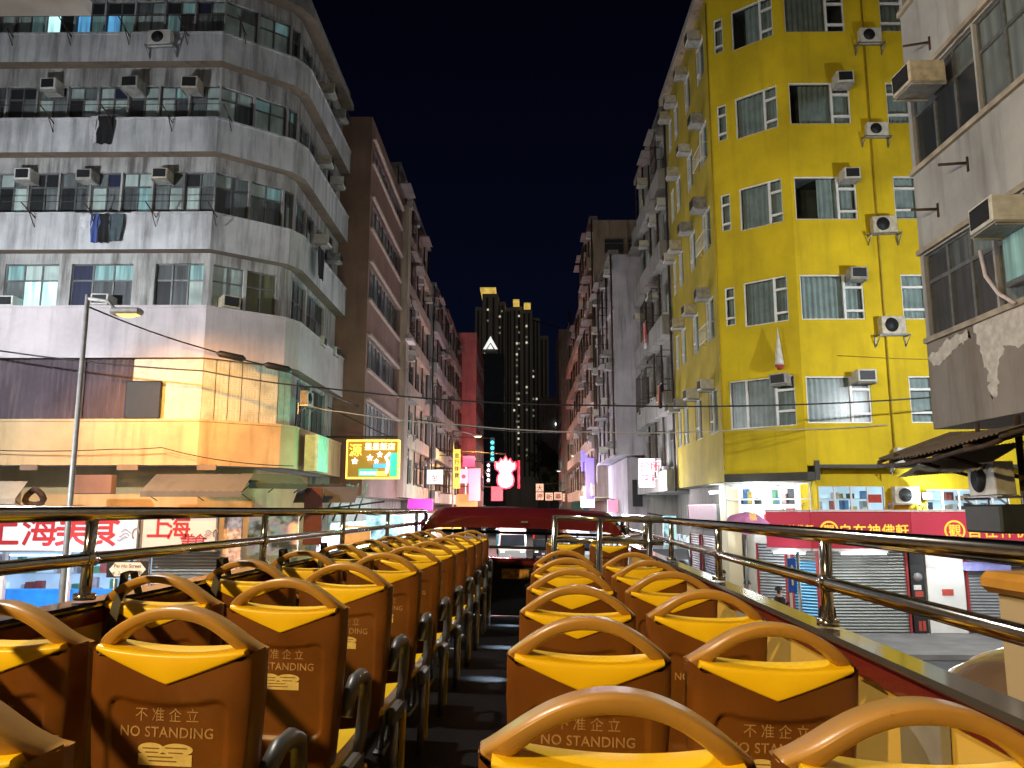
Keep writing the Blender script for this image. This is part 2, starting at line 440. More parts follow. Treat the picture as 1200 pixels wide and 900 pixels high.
def band(mb, pts, th, z0, z1, mi=0, mi_under=None, lip=0.0):
    """a solid strip of thickness th along a polyline (parapet, beam, slab edge)"""
    q = offset_poly(pts, th); n = len(pts)
    for i in range(n - 1):
        a, b, c, d = pts[i], pts[i + 1], q[i + 1], q[i]
        mb.quad((*a, z0), (*b, z0), (*b, z1), (*a, z1), mi)
        mb.quad((*a, z1), (*b, z1), (*c, z1), (*d, z1), mi)
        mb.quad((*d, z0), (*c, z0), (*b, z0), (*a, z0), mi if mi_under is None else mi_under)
        mb.quad((*d, z1), (*c, z1), (*c, z0), (*d, z0), mi)
    for i in (0, n - 1): mb.quad((*pts[i], z0), (*pts[i], z1), (*q[i], z1), (*q[i], z0), mi)

def window(parent, f, s0, s1, z0, z1, cols, frame, panes, weights=None, depth=0.10, t=0.05, thick=0.06, pick=None):
    """cols: list of (width share, [row shares from the bottom]); returns the window part with its pane sub-part"""
    fm = MB(); pm = MB(); tot = sum(c[0] for c in cols); a = s0; mats = list(panes); k = 0
    for cw, rows in cols:
        b = a + (s1 - s0) * cw / tot; rt = sum(rows); z = z0
        for r_ in rows:
            y = z + (z1 - z0) * r_ / rt
            h = t / 2
            fm.box(a, -depth - thick, z, a + h, -depth, y, 0, f.M); fm.box(b - h, -depth - thick, z, b, -depth, y, 0, f.M)
            fm.box(a + h, -depth - thick, z, b - h, -depth, z + h, 0, f.M); fm.box(a + h, -depth - thick, y - h, b - h, -depth, y, 0, f.M)
            mi = pick[k] if pick else (random.choices(range(len(mats)), weights)[0])
            k += 1
            o = -depth - thick * 0.6
            pm.quad(f.pt(a + h, z + h, o), f.pt(b - h, z + h, o), f.pt(b - h, y - h, o), f.pt(a + h, y - h, o), mi)
            z = y
        a = b
    w = part('window', fm, frame, parent)
    return w, part('pane', pm, mats, w)

# ---- prototypes: air conditioners (kept where the first one stands)
def make_window_ac():
    t = thing('window_air_conditioner', 'x', 'air conditioner')
    b = MB(); b.bbox(-.31, -.52, 0, .31, .12, .42, .015); b.box(-.27, -.525, .03, .27, -.52, .39)
    for sx_ in (-1, 1):
        for k in range(4): b.box(sx_ * .312 - .002, -.45, .08 + .08 * k, sx_ * .312 + .002, -.15, .11 + .08 * k)
    part('casing', b, m_ac, t, False)
    g = MB(); g.box(-.25, -.535, .05, .25, -.526, .37)
    for k in range(7): g.box(-.25, -.541, .07 + k * .044, .25, -.535, .082 + k * .044)
    part('grille', g, m_grille, t, False)
    k_ = MB(); k_.box(-.34, -.50, -.04, .34, .1, -.02)
    for sx_ in (-.3, .3): k_.box(sx_ - .015, -.48, -.07, sx_ + .015, .1, -.04)
    part('bracket', k_, m_acdirty, t, False)
    return t
def make_condenser():
    t = thing('outdoor_condenser_unit', 'x', 'air conditioner')
    b = MB(); b.bbox(-.42, -.36, 0, .42, -.04, .58, .015); part('casing', b, m_ac, t, False)
    g = MB(); g.cyl((-.08, -.362, .29), (0, -1, 0), .23, .012, 28)
    for k in range(4): g.tube([(-.08 + math.cos(q) * (.06 + .05 * k), -.378, .29 + math.sin(q) * (.06 + .05 * k)) for q in [i * math.pi / 12 for i in range(24)]], .005, 5, closed=True)
    part('fan_grille', g, m_grille, t, False)
    k_ = MB()
    for sx_ in (-.52, .52):
        k_.box(sx_ - .02, -.42, -.06, sx_ + .02, 0, -.02); k_.box(sx_ - .02, -.03, -.4, sx_ + .02, 0, .06)
        k_.tube([(sx_, -.4, -.05), (sx_, -.02, -.36)], .018, 6)
    k_.box(-.54, -.34, -.03, .54, -.28, -.005); k_.box(-.54, -.14, -.03, .54, -.08, -.005)
    part('bracket', k_, m_steel, t, False)
    return t
m_acyellow = plain('yellowed_casing', (0.56, 0.50, 0.38), 0.5, 0, 0.35, 7); m_acgrey = plain('greyed_casing', (0.30, 0.30, 0.29), 0.6, 0, 0.5, 5)
AC0 = make_window_ac(); CU0 = make_condenser(); AC_used = set()
LABELS = {}
def uniq(lab):
    LABELS[lab] = LABELS.get(lab, 0) + 1
    return lab
def place_ac(f, s, z, label, group, proto=None, out=0.0, scale=1.0):
    p = proto or AC0
    if p.name in AC_used: o = copy_tree(p)
    else: o = p; AC_used.add(p.name)
    q = scale * (random.uniform(.78, .90) if scale == 1.0 else 1)
    o.location = f.pt(s, z, out); o.rotation_euler = (R(random.uniform(-1.5, 2.5)), R(random.uniform(-1.5, 1.5)), f.rz + R(random.uniform(-3, 3))); o.scale = (q, q, q * random.uniform(.92, 1.08))
    for k in KIDS.get(o.name, []):
        if k.name.startswith('casing'): k.material_slots[0].link = 'OBJECT'; k.material_slots[0].material = random.choice((m_ac, m_ac, m_acdirty, m_acyellow, m_acgrey))
    o['label'] = uniq(label); o['group'] = group
    return o

def laundry(label, f, s, z, pieces, out=0.25):
    """clothes hung on a pole out of a window: pieces = (offset, width, length, material)"""
    t = thing('hanging_laundry', label, 'laundry', f.pt(s, z, out))
    for (o, w, h, m) in pieces:
        b = MB()
        def fn(i, j, o=o, w=w, h=h):
            x = o + (i - .5) * w * (1 + .15 * math.sin(j * 5)); q = .04 * math.sin(i * 11 + o * 7) * (.4 + j)
            zz = -j * h - (.06 * abs(i - .5) if j == 0 else 0)
            return f.u * x + f.n * q + Vector((0, 0, zz))
        b.grid(10, 8, fn); part('garment', b, m, t, False)
    p = MB(); p.tube([f.u * (min(q[0] for q in pieces) - .4) + Vector((0, 0, .03)), f.u * (max(q[0] for q in pieces) + .4) + Vector((0, 0, .03))], .014, 6)
    part('pole', p, m_steel, t, False)
    return t
m_cl_black = plain('black_cloth', (0.012, 0.012, 0.014), 0.9); m_cl_blue = plain('blue_cloth', (0.06, 0.10, 0.30), 0.9)
m_cl_teal = plain('grey_green_cloth', (0.07, 0.10, 0.11), 0.9); m_cl_white = plain('white_cloth', (0.6, 0.6, 0.62), 0.9)
m_cl_red = plain('red_cloth', (0.45, 0.06, 0.04), 0.9); m_cl_pink = plain('pink_cloth', (0.7, 0.25, 0.35), 0.9)

def cells(n, transom=0.3): return [(1, [1 - transom, transom])] * n

# ------------------------------------------------------------------ left corner tenement (whitish, rounded corner)
m_oldwall = plaster('grimy_wall', (0.46, 0.46, 0.45), (0.06, 0.055, 0.05), 0.8, 1.5, lo=.45, hi=.66)
B1 = thing('corner_tenement', 'weathered white corner tenement with banded balconies and rounded corner', 'building', (-14, 28, 0))
PL = [(-26.0, 23.5), (-9.65, 23.5), (-8.65, 24.30), (-7.68, 25.08), (-7.4, 25.75), (-7.4, 32.3)]
IN = offset_poly(PL, 0.40)
INF = [Face(IN[i], IN[i + 1]) for i in range(len(IN) - 1)]
PANES = [g_teal, g_grey, g_dark, g_curt, g_blue, g_litteal]
wmb = MB(); hol = {i: [] for i in range(5)}; wins = []
def addwin(fi, s0, s1, z0, z1, cols, panes=PANES, wt=None, pick=None): hol[fi].append((s0, s1, z0, z1)); wins.append((fi, s0, s1, z0, z1, cols, panes, wt, pick))
for lvl, (za, zb) in enumerate(((12.87, 14.42), (16.03, 17.40), (18.99, 20.45))):
    f = INF[0]; n = 15; step = (f.len - 1.2) / n
    for k in range(n):
        s0 = 1.2 + k * step; x = f.pt(s0, 0).x; pn, wt = PANES, (7, 4, 2, 3, 1, 1.5)
        if lvl == 2 and -15.9 < x < -13.4: pn, wt = [g_litblue, g_litcool, g_litred, g_dark, g_litteal], (1.5, 2, 1.5, 2, 1)
        if lvl < 2 and x < -14.4: wt = (1, 4, 6, 4, .5, .3)
        addwin(0, s0 + .03, s0 + step - .03, za, zb, cells(2, .3), pn, wt)
    for fi, nb in ((1, 1), (2, 1)):
        f = INF[fi]; st = f.len / nb
        for k in range(nb): addwin(fi, k * st + .04, (k + 1) * st - .04, za, zb, cells(2, .3), PANES, (9, 3, .5, 2, .3, 1.5))
    addwin(3, .05, INF[3].len - .05, za, zb, cells(2, .3), PANES, (4, 4, 2, 3, .3, 1))
    f = INF[4]
    for (a, b) in ((.25, 1.5), (1.6, 2.6), (3.0, 4.1), (4.3, 5.7)): addwin(4, a, b, za, zb, cells(2, .3), PANES, (3, 4, 3, 4, .5, 1))
# floor with separate windows between piers
za, zb = 9.90, 11.38
f = INF[0]
addwin(0, f.s_at_x(-16.25), f.s_at_x(-14.55), za, zb, [(1, [.65, .35])] * 3, [g_litteal, g_litcool, g_grey, g_teal], pick=[2, 0, 1, 3, 1, 3])
addwin(0, f.s_at_x(-14.15), f.s_at_x(-12.2), za, zb, [(1, [.65, .35])] * 3, [g_blue, g_curt, g_litteal], pick=[0, 0, 1, 2, 1, 2])
addwin(0, f.s_at_x(-11.5), f.s_at_x(-9.98), za, zb, [(1, [.65, .35])] * 3, [g_dark, g_curt, g_teal, g_litteal], pick=[0, 1, 1, 1, 2, 3])
for x in (-24.5, -21.5, -18.8): addwin(0, f.s_at_x(x), f.s_at_x(x) + 1.7, za, zb, [(1, [.65, .35])] * 3, PANES)
addwin(1, .12, INF[1].len - .05, za, zb, cells(2, .35), [g_teal, g_teal], pick=[0, 0, 1, 1])
addwin(2, .05, INF[2].len - .12, za, zb, cells(2, .35), [g_olive, g_grey], pick=[0, 0, 0, 0])
addwin(4, .2, 1.9, za - .1, zb + .2, cells(3, .4), [g_grey, g_dark, g_curt]); addwin(4, 2.1, 4.6, za - .1, zb + .2, cells(3, .4), [g_grey, g_dark, g_curt])
addwin(4, 1.2, 2.9, 6.5, 8.2, cells(3, .4), [g_dark, g_curt]); addwin(4, 3.2, 5.2, 6.5, 8.2, cells(3, .4), [g_dark, g_curt])
# the curtained first floor: one long window front, dark corrugated curtain left, patterned pale panels right
for fi in range(5): wall(wmb, INF[fi], 5.07, 21.0, hol[fi], 0)
inn = IN + [(-26.0, 32.3)]
wmb.quad((IN[-1][0], IN[-1][1], 0), (-26, 32.3, 0), (-26, 32.3, 21.4), (IN[-1][0], IN[-1][1], 21.4), 0)
wmb.quad((-26, 32.3, 0), (-26, 23.9, 0), (-26, 23.9, 21.4), (-26, 32.3, 21.4), 0)
part('wall', wmb, m_oldwall, B1)
for (fi, s0, s1, z0, z1, cols, pn, wt, pk) in wins: window(B1, INF[fi], s0, s1, z0, z1, cols, m_alu, pn, wt, pick=pk)
for (z0, z1, mats) in ((5.05, 6.36, m_fascia), (8.30, 9.86, m_pink_plaster), (11.72, 12.86, m_white_plaster), (14.93, 16.02, m_white_plaster), (18.03, 18.98, m_white_plaster)):
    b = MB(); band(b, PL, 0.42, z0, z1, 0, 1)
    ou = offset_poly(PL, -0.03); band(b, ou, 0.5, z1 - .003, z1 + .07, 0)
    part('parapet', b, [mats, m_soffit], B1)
b = MB(); band(b, offset_poly(PL, -0.08), 1.0, 20.95, 21.2, 0, 1); band(b, offset_poly(PL, .1), .15, 21.2, 21.75, 0); b.add([(*p, 21.2) for p in inn], [tuple(range(len(inn)))], 0)
part('roof', b, [m_grey_plaster, m_soffit], B1)
# ground-floor shell, set back under the first floor
b = MB(); gf = offset_poly(PL, 1.3); GF = [Face(gf[i], gf[i + 1]) for i in range(len(gf) - 1)]
for f in GF: wall(b, f, 0.12, 5.05, (), 0)
b.add([(*p, 5.06) for p in PL] + [(*p, 5.06) for p in reversed(gf)], [(i, i + 1, 2 * len(PL) - 2 - i, 2 * len(PL) - 1 - i) for i in range(len(PL) - 1)], 1)
part('ground_floor_wall', b, [plaster('ochre_wall', (0.58, 0.42, 0.20), (.12, .08, .04), .3, .7), plain('blue_grey_soffit', (.30, .31, .36), .8, 0, .3, 1.5)], B1)
# first-floor curtain front
f0 = INF[0]
cm = MB()
def corr(f, s0, s1, z0, z1, o, amp, pitch, mi=0):
    n = int((s1 - s0) / pitch * 6)
    cm_.grid(n, 6, lambda i, j: f.pt(s0 + i * (s1 - s0), z0 + j * (z1 - z0), o + amp * math.sin((s0 + i * (s1 - s0)) / pitch * 6.283) * (1 + .3 * math.sin(j * 3 + i * 40))), mi)
m_purple = plaster('dark_mauve_sheet', (0.105, 0.078, 0.095), (0.24, 0.19, 0.18), 0.45, 2.0)
cm_ = MB(); corr(f0, f0.s_at_x(-25.5), f0.s_at_x(-13.35), 6.36, 8.3, .16, .03, .16); corr(f0, f0.s_at_x(-13.3), f0.s_at_x(-11.9), 6.36, 8.3, .16, .03, .16)
part('corrugated_sheet', cm_, m_purple, B1)
# patterned panels: damask-like rings
m_damask, N, L, P = nodes('damask_panel')
c = coords(N, L, (1, 1, 1)); v = N.new('ShaderNodeTexVoronoi'); v.feature = 'DISTANCE_TO_EDGE'; v.inputs['Scale'].default_value = 2.6; v.inputs['Randomness'].default_value = 0.0
L.new(c, v.inputs['Vector']); w2 = N.new('ShaderNodeMath'); w2.operation = 'PINGPONG'; w2.inputs[1].default_value = .09; L.new(v.outputs[0], w2.inputs[0])
k = mix(N, L, (0.46, 0.47, 0.36), (0.56, 0.56, 0.44), ramp(N, L, w2.outputs[0], .03, .06))
L.new(mix(N, L, k, (0.2, 0.2, 0.12), ramp(N, L, noise(N, L, 1.2, 5, c), .5, .75)), P.inputs['Base Color']); P.inputs['Roughness'].default_value = .45
pm = MB()
PANL = offset_poly(PL, .22); PANF = [Face(PANL[i], PANL[i + 1]) for i in range(5)]
fp = PANF[0]; pm.quad(fp.pt(fp.s_at_x(-11.85), 6.36), fp.pt(fp.len, 6.36), fp.pt(fp.len, 8.3), fp.pt(fp.s_at_x(-11.85), 8.3), 1)
for fi in (1, 2, 3):
    f = PANF[fi]; n = 3 if fi == 1 else 2
    o = 0
    for k in range(n): pm.quad(f.pt(k * f.len / n + .012, 6.36, o), f.pt((k + 1) * f.len / n - .012, 6.36, o), f.pt((k + 1) * f.len / n - .012, 8.3, o), f.pt(k * f.len / n + .012, 8.3, o), 0 if fi < 3 else 2)
part('patterned_panel', pm, [m_damask, plain('pale_green_panel', (0.50, 0.49, 0.34), 0.5), plain('mint_panel', (0.40, 0.50, 0.40), 0.5)], B1)
sb = MB(); sb.bbox(f0.s_at_x(-11.98), .24, 6.44, f0.s_at_x(-10.9), .34, 7.6, .03, 0, f0.M)
solo('blank_signboard', sb, m_blackrub, 'blank black signboard on the first floor of the white corner tenement', 'sign')
WL = 'the white corner tenement'
for (x, z, lab) in ((-15.75, 14.05, 'leftmost of three under the third balcony'), (-13.8, 14.05, 'middle of three under the third balcony'), (-11.4, 14.05, 'third of three under the third balcony')):
    place_ac(INF[0], INF[0].s_at_x(x), z, f'boxy white air conditioner, {lab} of {WL}', 'air conditioners on the white corner tenement')
for (x, z, lab) in ((-15.2, 17.1, 'dusty window air conditioner at the dark far end below the top balcony'), (-12.55, 17.1, 'white air conditioner above the middle windows below the top balcony'), (-10.65, 17.1, 'white air conditioner nearest the rounded corner below the top balcony')):
    place_ac(INF[0], INF[0].s_at_x(x), z, lab, 'air conditioners on the white corner tenement')
for (x, z, lab) in ((-15.9, 9.95, 'white air conditioner below the bright cyan window'), (-12.95, 9.95, 'white air conditioner in the deep blue window behind the lamp post')):
    place_ac(INF[0], INF[0].s_at_x(x), z, lab, 'air conditioners on the white corner tenement')
place_ac(INF[1], .62, 9.95, 'white air conditioner in the pale window on the rounded corner', 'air conditioners on the white corner tenement')
for fl, z in (('second', 9.75), ('third', 13.6), ('fourth', 16.8), ('fifth', 19.7)):
    for s, w in ((2.9, 'near'), (4.9, 'far')):
        place_ac(INF[4], s, z, f'air conditioner by the {w} street-side window, {fl} floor of {WL}', 'air conditioners on the white corner tenement', out=.1)
place_ac(INF[4], .7, 7.2, f'slatted air conditioner at the street corner above the green shopfront of {WL}', 'air conditioners on the white corner tenement', CU0, out=.35)
place_ac(INF[0], INF[0].s_at_x(-11.55), 18.45, 'old condenser with fan on the top balcony of the white corner tenement', 'air conditioners on the white corner tenement', CU0, out=.42)
laundry('blue shirt, dark shirt and grey shirt drying on the third balcony', INF[0], INF[0].s_at_x(-13.05), 12.85, [(-.45, .4, .5, m_cl_white), (-.2, .3, .95, m_cl_blue), (.08, .38, .95, m_cl_black), (.45, .42, .9, m_cl_teal)], .5)
laundry('black and white garments drying on the fourth balcony', INF[0], INF[0].s_at_x(-13.35), 16.1, [(-.2, .3, .9, m_cl_white), (.15, .5, .95, m_cl_black)], .5)
laundry('black shirt hung out at the street corner of the white tenement', INF[4], 1.2, 12.9, [(0, .9, 1.1, m_cl_black)], .7)
# drying racks under the balconies
for i, (fl, z) in enumerate((('third', 12.75), ('fourth', 15.9), ('top', 18.9))):
    b = MB()
    for k in range(6):
        x = -19.0 + 1.9 * k + .3 * i; p = f0.pt(f0.s_at_x(x), z, .4)
        b.tube([p, p + f0.n * .75 + Vector((0, 0, .22))], .018, 6); b.tube([p + Vector((0, 0, -.3)), p + f0.n * .35 + Vector((0, 0, .1))], .014, 6)
    b.tube([f0.pt(f0.s_at_x(-19.2), z + .23, 1.15), f0.pt(f0.s_at_x(-9.3), z + .23, 1.15)], .010, 5)
    solo('drying_rack', b, m_rust, f'thin rusty clothes drying rack along the {fl} balcony of {WL}', 'drying rack', 'drying racks on the white corner tenement')

# ------------------------------------------------------------------ shops under the left tenement
def signtext(name, label, f, s0, s1, z0, z1, o, back, words, cat='sign', group=None, edge=None, th=.12):
    """flat sign box on a facade. words: (text, size, s, z, material, bold)"""
    t = thing(name, label, cat, f.pt((s0 + s1) / 2, z0, o), 0, group)
    b = MB(); b.box(s0, o - th, z0, s1, o, z1, 0, f.M); part('panel', b, back, t)
    if edge:
        e = MB()
        for (a, b_, c_, d) in ((s0 - .03, s1 + .03, z0 - .04, z0), (s0 - .03, s1 + .03, z1, z1 + .04), (s0 - .04, s0, z0, z1), (s1, s1 + .04, z0, z1)): e.box(a, o - th, c_, b_, o + .02, d, 0, f.M)
        part('border', e, edge, t)
    ms = []; x = MB()
    for (body, size, s, z, m, bold) in words:
        if m not in ms: ms.append(m)
        x.text(body, size, f.pt(s, z, o + .012), f.u, (0, 0, 1), ms.index(m), bold)
    if words: part('lettering', x, ms, t)
    return t
m_signwhite = glow('lit_cream_sign', (0.80, 0.62, 0.55), 0.62, .25, 1.0); m_signcool = glow('lit_white_sign', (0.72, 0.74, 0.86), 0.75, .25, .8)
m_redink = plain('crimson_lettering', (0.35, 0.015, 0.02), .6); m_darkink = plain('dark_ink', (0.03, 0.03, 0.03), .6); m_greyink = plain('grey_ink', (.22, .2, .2), .6)
FL = Face((-26, 22.5), (-8, 22.5)); X = FL.s_at_x
def cloud(t, f, s, z, o, k=1.0):
    b = MB()
    for q in range(3):
        b.tube([f.pt(s + k * (.28 * a + .05 * q), z + k * (.10 * q + .05 * math.sin(a * 5 + q)), o) for a in [i / 12 - .5 for i in range(13)]], .012, 5)
    b.tube([f.pt(s + k * (.38 + .1 * math.cos(a)), z + k * (.12 + .16 * math.sin(a)), o) for a in [i * .5 for i in range(9)]], .02, 5)
    part('cloud_drawing', b, m_greyink, t)
t = signtext('shop_sign', 'wide lit white sign with four large crimson characters beside the lamp post', FL, X(-15.1), X(-10.75), 2.62, 3.72, .1, m_signcool,
    [('上', 1.05, X(-14.55), 2.83, m_redink, .03), ('海', 1.05, X(-13.5), 2.83, m_redink, .03), ('美', 1.05, X(-12.55), 2.83, m_redink, .03), ('食', 1.05, X(-11.75), 2.83, m_redink, .03)], edge=m_alu)
cloud(t, FL, X(-11.15), 2.95, .13)
t = signtext('shop_sign', 'lit cream sign with crimson characters over the grey roller shutter', FL, X(-10.6), X(-8.55), 2.62, 3.72, .1, m_signwhite,
    [('上', .70, X(-10.15), 3.02, m_redink, .03), ('海', .70, X(-9.6), 2.98, m_redink, .03), ('美', .42, X(-9.3), 2.72, m_redink, .03), ('食', .42, X(-8.98), 2.72, m_redink, .03)], edge=m_alu)
cloud(t, FL, X(-8.8), 3.0, .13, .7)
st_food = glow('lit_food_shop_wall', (0.50, 0.74, 1.0), 0.75, .35, 1.2)

t = thing('food_shop_front', 'brightly lit glass food shop front below the crimson sign', 'shop front', (-13.5, 23.3, .12))
shop_interior(t, FL, X(-16.5), X(-10.9), .5, 2.6, st_food, -.5, 1.0, 3, 11)
b = MB(); b.box(X(-16.5), -.8, .15, X(-10.9), -.5, 1.5, 0, FL.M); part('counter', b, glow('lit_blue_counter', (0.02, 0.25, 0.85), 0.8, .5, 2), t)
for x in (-16.5, -14.7, -12.85, -10.95): b = MB(); b.box(X(x) - .05, -.45, .12, X(x) + .05, -.3, 2.6, 0, FL.M); part('post', b, m_whiteframe, t)
m_shut = shutter('grey_roller_shutter', (0.36, 0.36, 0.34)); m_shutblue = shutter('blue_roller_shutter', (0.16, 0.48, 0.80)); m_shutlight = shutter('pale_roller_shutter', (0.50, 0.52, 0.54)); m_shutdark = shutter('olive_grey_roller_shutter', (0.30, 0.30, 0.27))
b = MB(); b.box(X(-10.5), -.5, .12, X(-8.6), -.4, 2.6, 0, FL.M); solo('roller_shutter', b, m_shut, 'closed grey roller shutter behind the street name sign', 'shutter')
b = MB(); b.box(X(-10.85), -.42, .12, X(-10.55), -.36, 2.55, 0, FL.M); solo('menu_board', b, plain('menu_print', (.55, .42, .38), .5, 0, .8, 14), 'narrow printed menu board beside the food shop', 'menu board')
t = thing('added_tube_lamp', 'added white tube lamp under the large crimson lettered sign', 'lamp', FL.pt(X(-13), 2.5, .2), 0, 'added shop tube lamps')  # added lamp, gives the cool spill before the food shop
b = MB(); b.tube([FL.pt(X(-14.2), 2.5, .2), FL.pt(X(-11.6), 2.5, .2)], .02, 8); part('tube', b, glow('shop_tube', (.85, .95, 1), 8), t)
street_light(t, 'added_tube_light', 'POINT', FL.pt(X(-12.6), 2.35, .6), 90, (.7, .86, 1), .4)
# street name plate
sg = thing('street_name_sign', 'white street name plate with arrow ends on a black board', 'street sign', (-10.72, 21.9, .12))
FS = Face((-12, 21.9), (-9, 21.9))
b = MB(); b.box(FS.s_at_x(-11.27), -.03, 1.93, FS.s_at_x(-10.15), 0, 2.36, 0, FS.M); part('backboard', b, m_blackrub, sg)
b = MB(); xs = FS.s_at_x(-11.2); xe = FS.s_at_x(-10.2); b.prism([(xs, 2.145), (xs + .16, 1.96), (xe - .16, 1.96), (xe, 2.145), (xe - .16, 2.33), (xs + .16, 2.33)], FS.u, (0, 0, 1), FS.n * .01, FS.p0 + FS.n * .004)
part('plate', b, m_line, sg, fixn=True)
b = MB(); b.text('Pei Ho Street', .135, FS.pt((xs + xe) / 2, 2.19, .02), FS.u, (0, 0, 1), 0, .01); b.text('← 2-16 北河街', .13, FS.pt((xs + xe) / 2, 2.01, .02), FS.u, (0, 0, 1), 0, .005); part('lettering', b, m_darkink, sg)
b = MB()
for x in (-11.05, -10.35): b = MB(); b.cyl((x, 21.93, .12), (0, 0, 1), .025, 2.0, 8); part('post', b, m_steel, sg)
# upper shop clutter: awnings, boxes, boards on the fascia between sign and balcony
def awning(label, f, s0, s1, z, out, drop, mat, o=0.0, ribs=True, group='awnings over the left shops'):
    t = thing('shop_awning', label, 'awning', f.pt((s0 + s1) / 2, z - drop, o), 0, group)
    b = MB(); n = max(6, int((s1 - s0) / .12))
    b.grid(n, 4, lambda i, j: f.pt(s0 + i * (s1 - s0), z - drop * j + .012 * math.sin(i * n * 3.1), o + .02 + out * j))
    b.grid(n, 1, lambda i, j: f.pt(s0 + i * (s1 - s0), z - drop - .16 * j, o + .02 + out)); part('canopy', b, mat, t)
    k = MB()
    for s in (s0 + .06, (s0 + s1) / 2, s1 - .06): k.tube([f.pt(s, z - .03, o), f.pt(s, z - drop - .03, o + out)], .02, 6); k.tube([f.pt(s, z - drop - .25, o), f.pt(s, z - drop - .05, o + out * .9)], .016, 6)
    part('strut', k, m_rust, t)
    return t
m_canvas_grey = plaster('grey_canvas', (0.10, 0.105, 0.115), (0.05, 0.05, 0.05), .6); m_canvas_green = plaster('dark_green_canvas', (0.06, 0.12, 0.10), (0.03, 0.03, 0.03), .6); m_canvas_cream = plaster('cream_tin', (0.45, 0.40, 0.30), (.1, .07, .04), .6)
FW = Face((-26, 23.3), (-8, 23.3)); Y = FW.s_at_x
awning('long grey canvas awning with pale top edge above the right crimson sign', FW, Y(-10.5), Y(-7.7), 4.75, .9, .5, m_canvas_grey, .5)
awning('small dark green awning at the corner behind the handrail', Face((-8.3, 23.4), (-6.6, 24.6)), 0, 1.7, 4.8, .9, .3, m_canvas_green)
awning('cream tin awning beside the lamp post above the crimson sign', FW, Y(-15.6), Y(-14.2), 4.55, .5, .5, m_canvas_cream, .5)
b = MB(); b.bbox(Y(-13.2), -.2, 4.2, Y(-12.0), .1, 4.75, .02, 0, FW.M); solo('shutter_box', b, m_brown, 'brown metal box over the left shop, behind the lamp post', 'box')
b = MB(); b.bbox(Y(-16.4), .1, 3.85, Y(-14.6), .55, 4.5, .03, 0, FW.M); solo('vent_box', b, m_acdirty, 'large beige ventilation box over the left shops', 'vent')
b = MB(); b.tube([FW.pt(Y(-14.1) + .25 * math.cos(a), 4.1 + .22 * math.sin(a), .3 + .1 * math.sin(2 * a)) for a in [i * .6 for i in range(16)]], .09, 8); solo('flexible_duct', b, m_rust, 'bent dark duct coming out of the beige vent box', 'duct')
for i, (x, w, col, lab) in enumerate(((-14.4, .5, m_soffit, 'small brown plate under the orange balcony at the far left'), (-11.6, .6, m_soffit, 'small rusty plate under the orange balcony near the lamp post'), (-9.3, .55, m_soffit, 'tan plate under the orange balcony near the corner'))):
    b = MB(); b.box(Y(x), .6, 4.86, Y(x) + w, .64, 5.02, 0, FW.M); solo('hanging_plate', b, col, lab, 'plate')
# ------------------------------------------------------------------ yellow corner building
B2 = thing('yellow_corner_building', 'bright yellow corner apartment building with white framed windows', 'building', (11, 29, 0))
PY = [(6.5, 33.4), (6.5, 25.7), (8.55, 24.0), (17.0, 24.0)]
YF = [Face(PY[i], PY[i + 1]) for i in range(3)]
hol = {0: [], 1: [], 2: []}; yw = []
HEADS = [7.76, 10.97, 14.2, 17.41, 20.63]
big = [(.70, [1]), (.30, [.2, .52, .28])]; slim = [(1, [.2, .52, .28])]; duo = [(1, [.22, .5, .28])] * 2
def yadd(fi, s0, s1, z0, z1, cols): hol[fi].append((s0, s1, z0, z1)); yw.append((fi, s0, s1, z0, z1, cols))
f0, f1, f2 = YF
for i, h in enumerate(HEADS):
    z0 = h - 1.43
    yadd(2, .10, 2.05, z0, h, big); yadd(2, 3.22, 4.75, z0, h, duo); yadd(2, 5.9, 7.6, z0, h, big)
    if i == 0: yadd(1, .28, 2.42, z0 - .05, h + .08, [(.27, [1]), (.45, [1]), (.28, [.3, .42, .28])])
    else: yadd(1, .26, .60, z0 + .15, h, slim); yadd(1, .92, 2.36, z0 + .02, h + .05, big)
    for (y0, y1) in ((26.25, 27.5), (28.6, 29.7), (30.9, 31.9), (32.3, 33.1)): yadd(0, 33.4 - y1, 33.4 - y0, z0 - .05, h, [(.35, [.3, .7]), (.65, [1])])
b = MB()
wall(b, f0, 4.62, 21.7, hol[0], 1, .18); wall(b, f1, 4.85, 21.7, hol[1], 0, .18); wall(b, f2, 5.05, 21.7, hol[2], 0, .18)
b.quad((6.5, 33.4, 4.6), (6.5, 33.4, 21.7), (17, 33.4, 21.7), (17, 33.4, 4.6), 1)
b.add([(*p, 21.65) for p in PY] + [(17, 33.4, 21.65)], [(0, 1, 2, 3, 4)], 1)
part('wall', b, [m_yellow, m_yellow_side], B2)
m_lintel = plain('dark_beam_paint', (0.045, 0.04, 0.03), .6)
b = MB(); ln = [(6.6, 25.62), (8.55, 24.0), (8.9, 24.0)]; band(b, offset_poly([(6.5, 25.7), (8.55, 24.0), (8.75, 24.0)], -.04), .3, 4.62, 4.86)
b.box(8.76, 23.95, 4.62, 8.9, 24.3, 5.2); b.box(8.9, 23.95, 4.98, 17, 24.3, 5.08)
part('dark_beam', b, m_lintel, B2)
b = MB(); ev = offset_poly(PY, -.32); band(b, ev, .8, 21.66, 21.95, 0, 1); part('roof_eave', b, [m_grey_plaster, m_tan], B2)
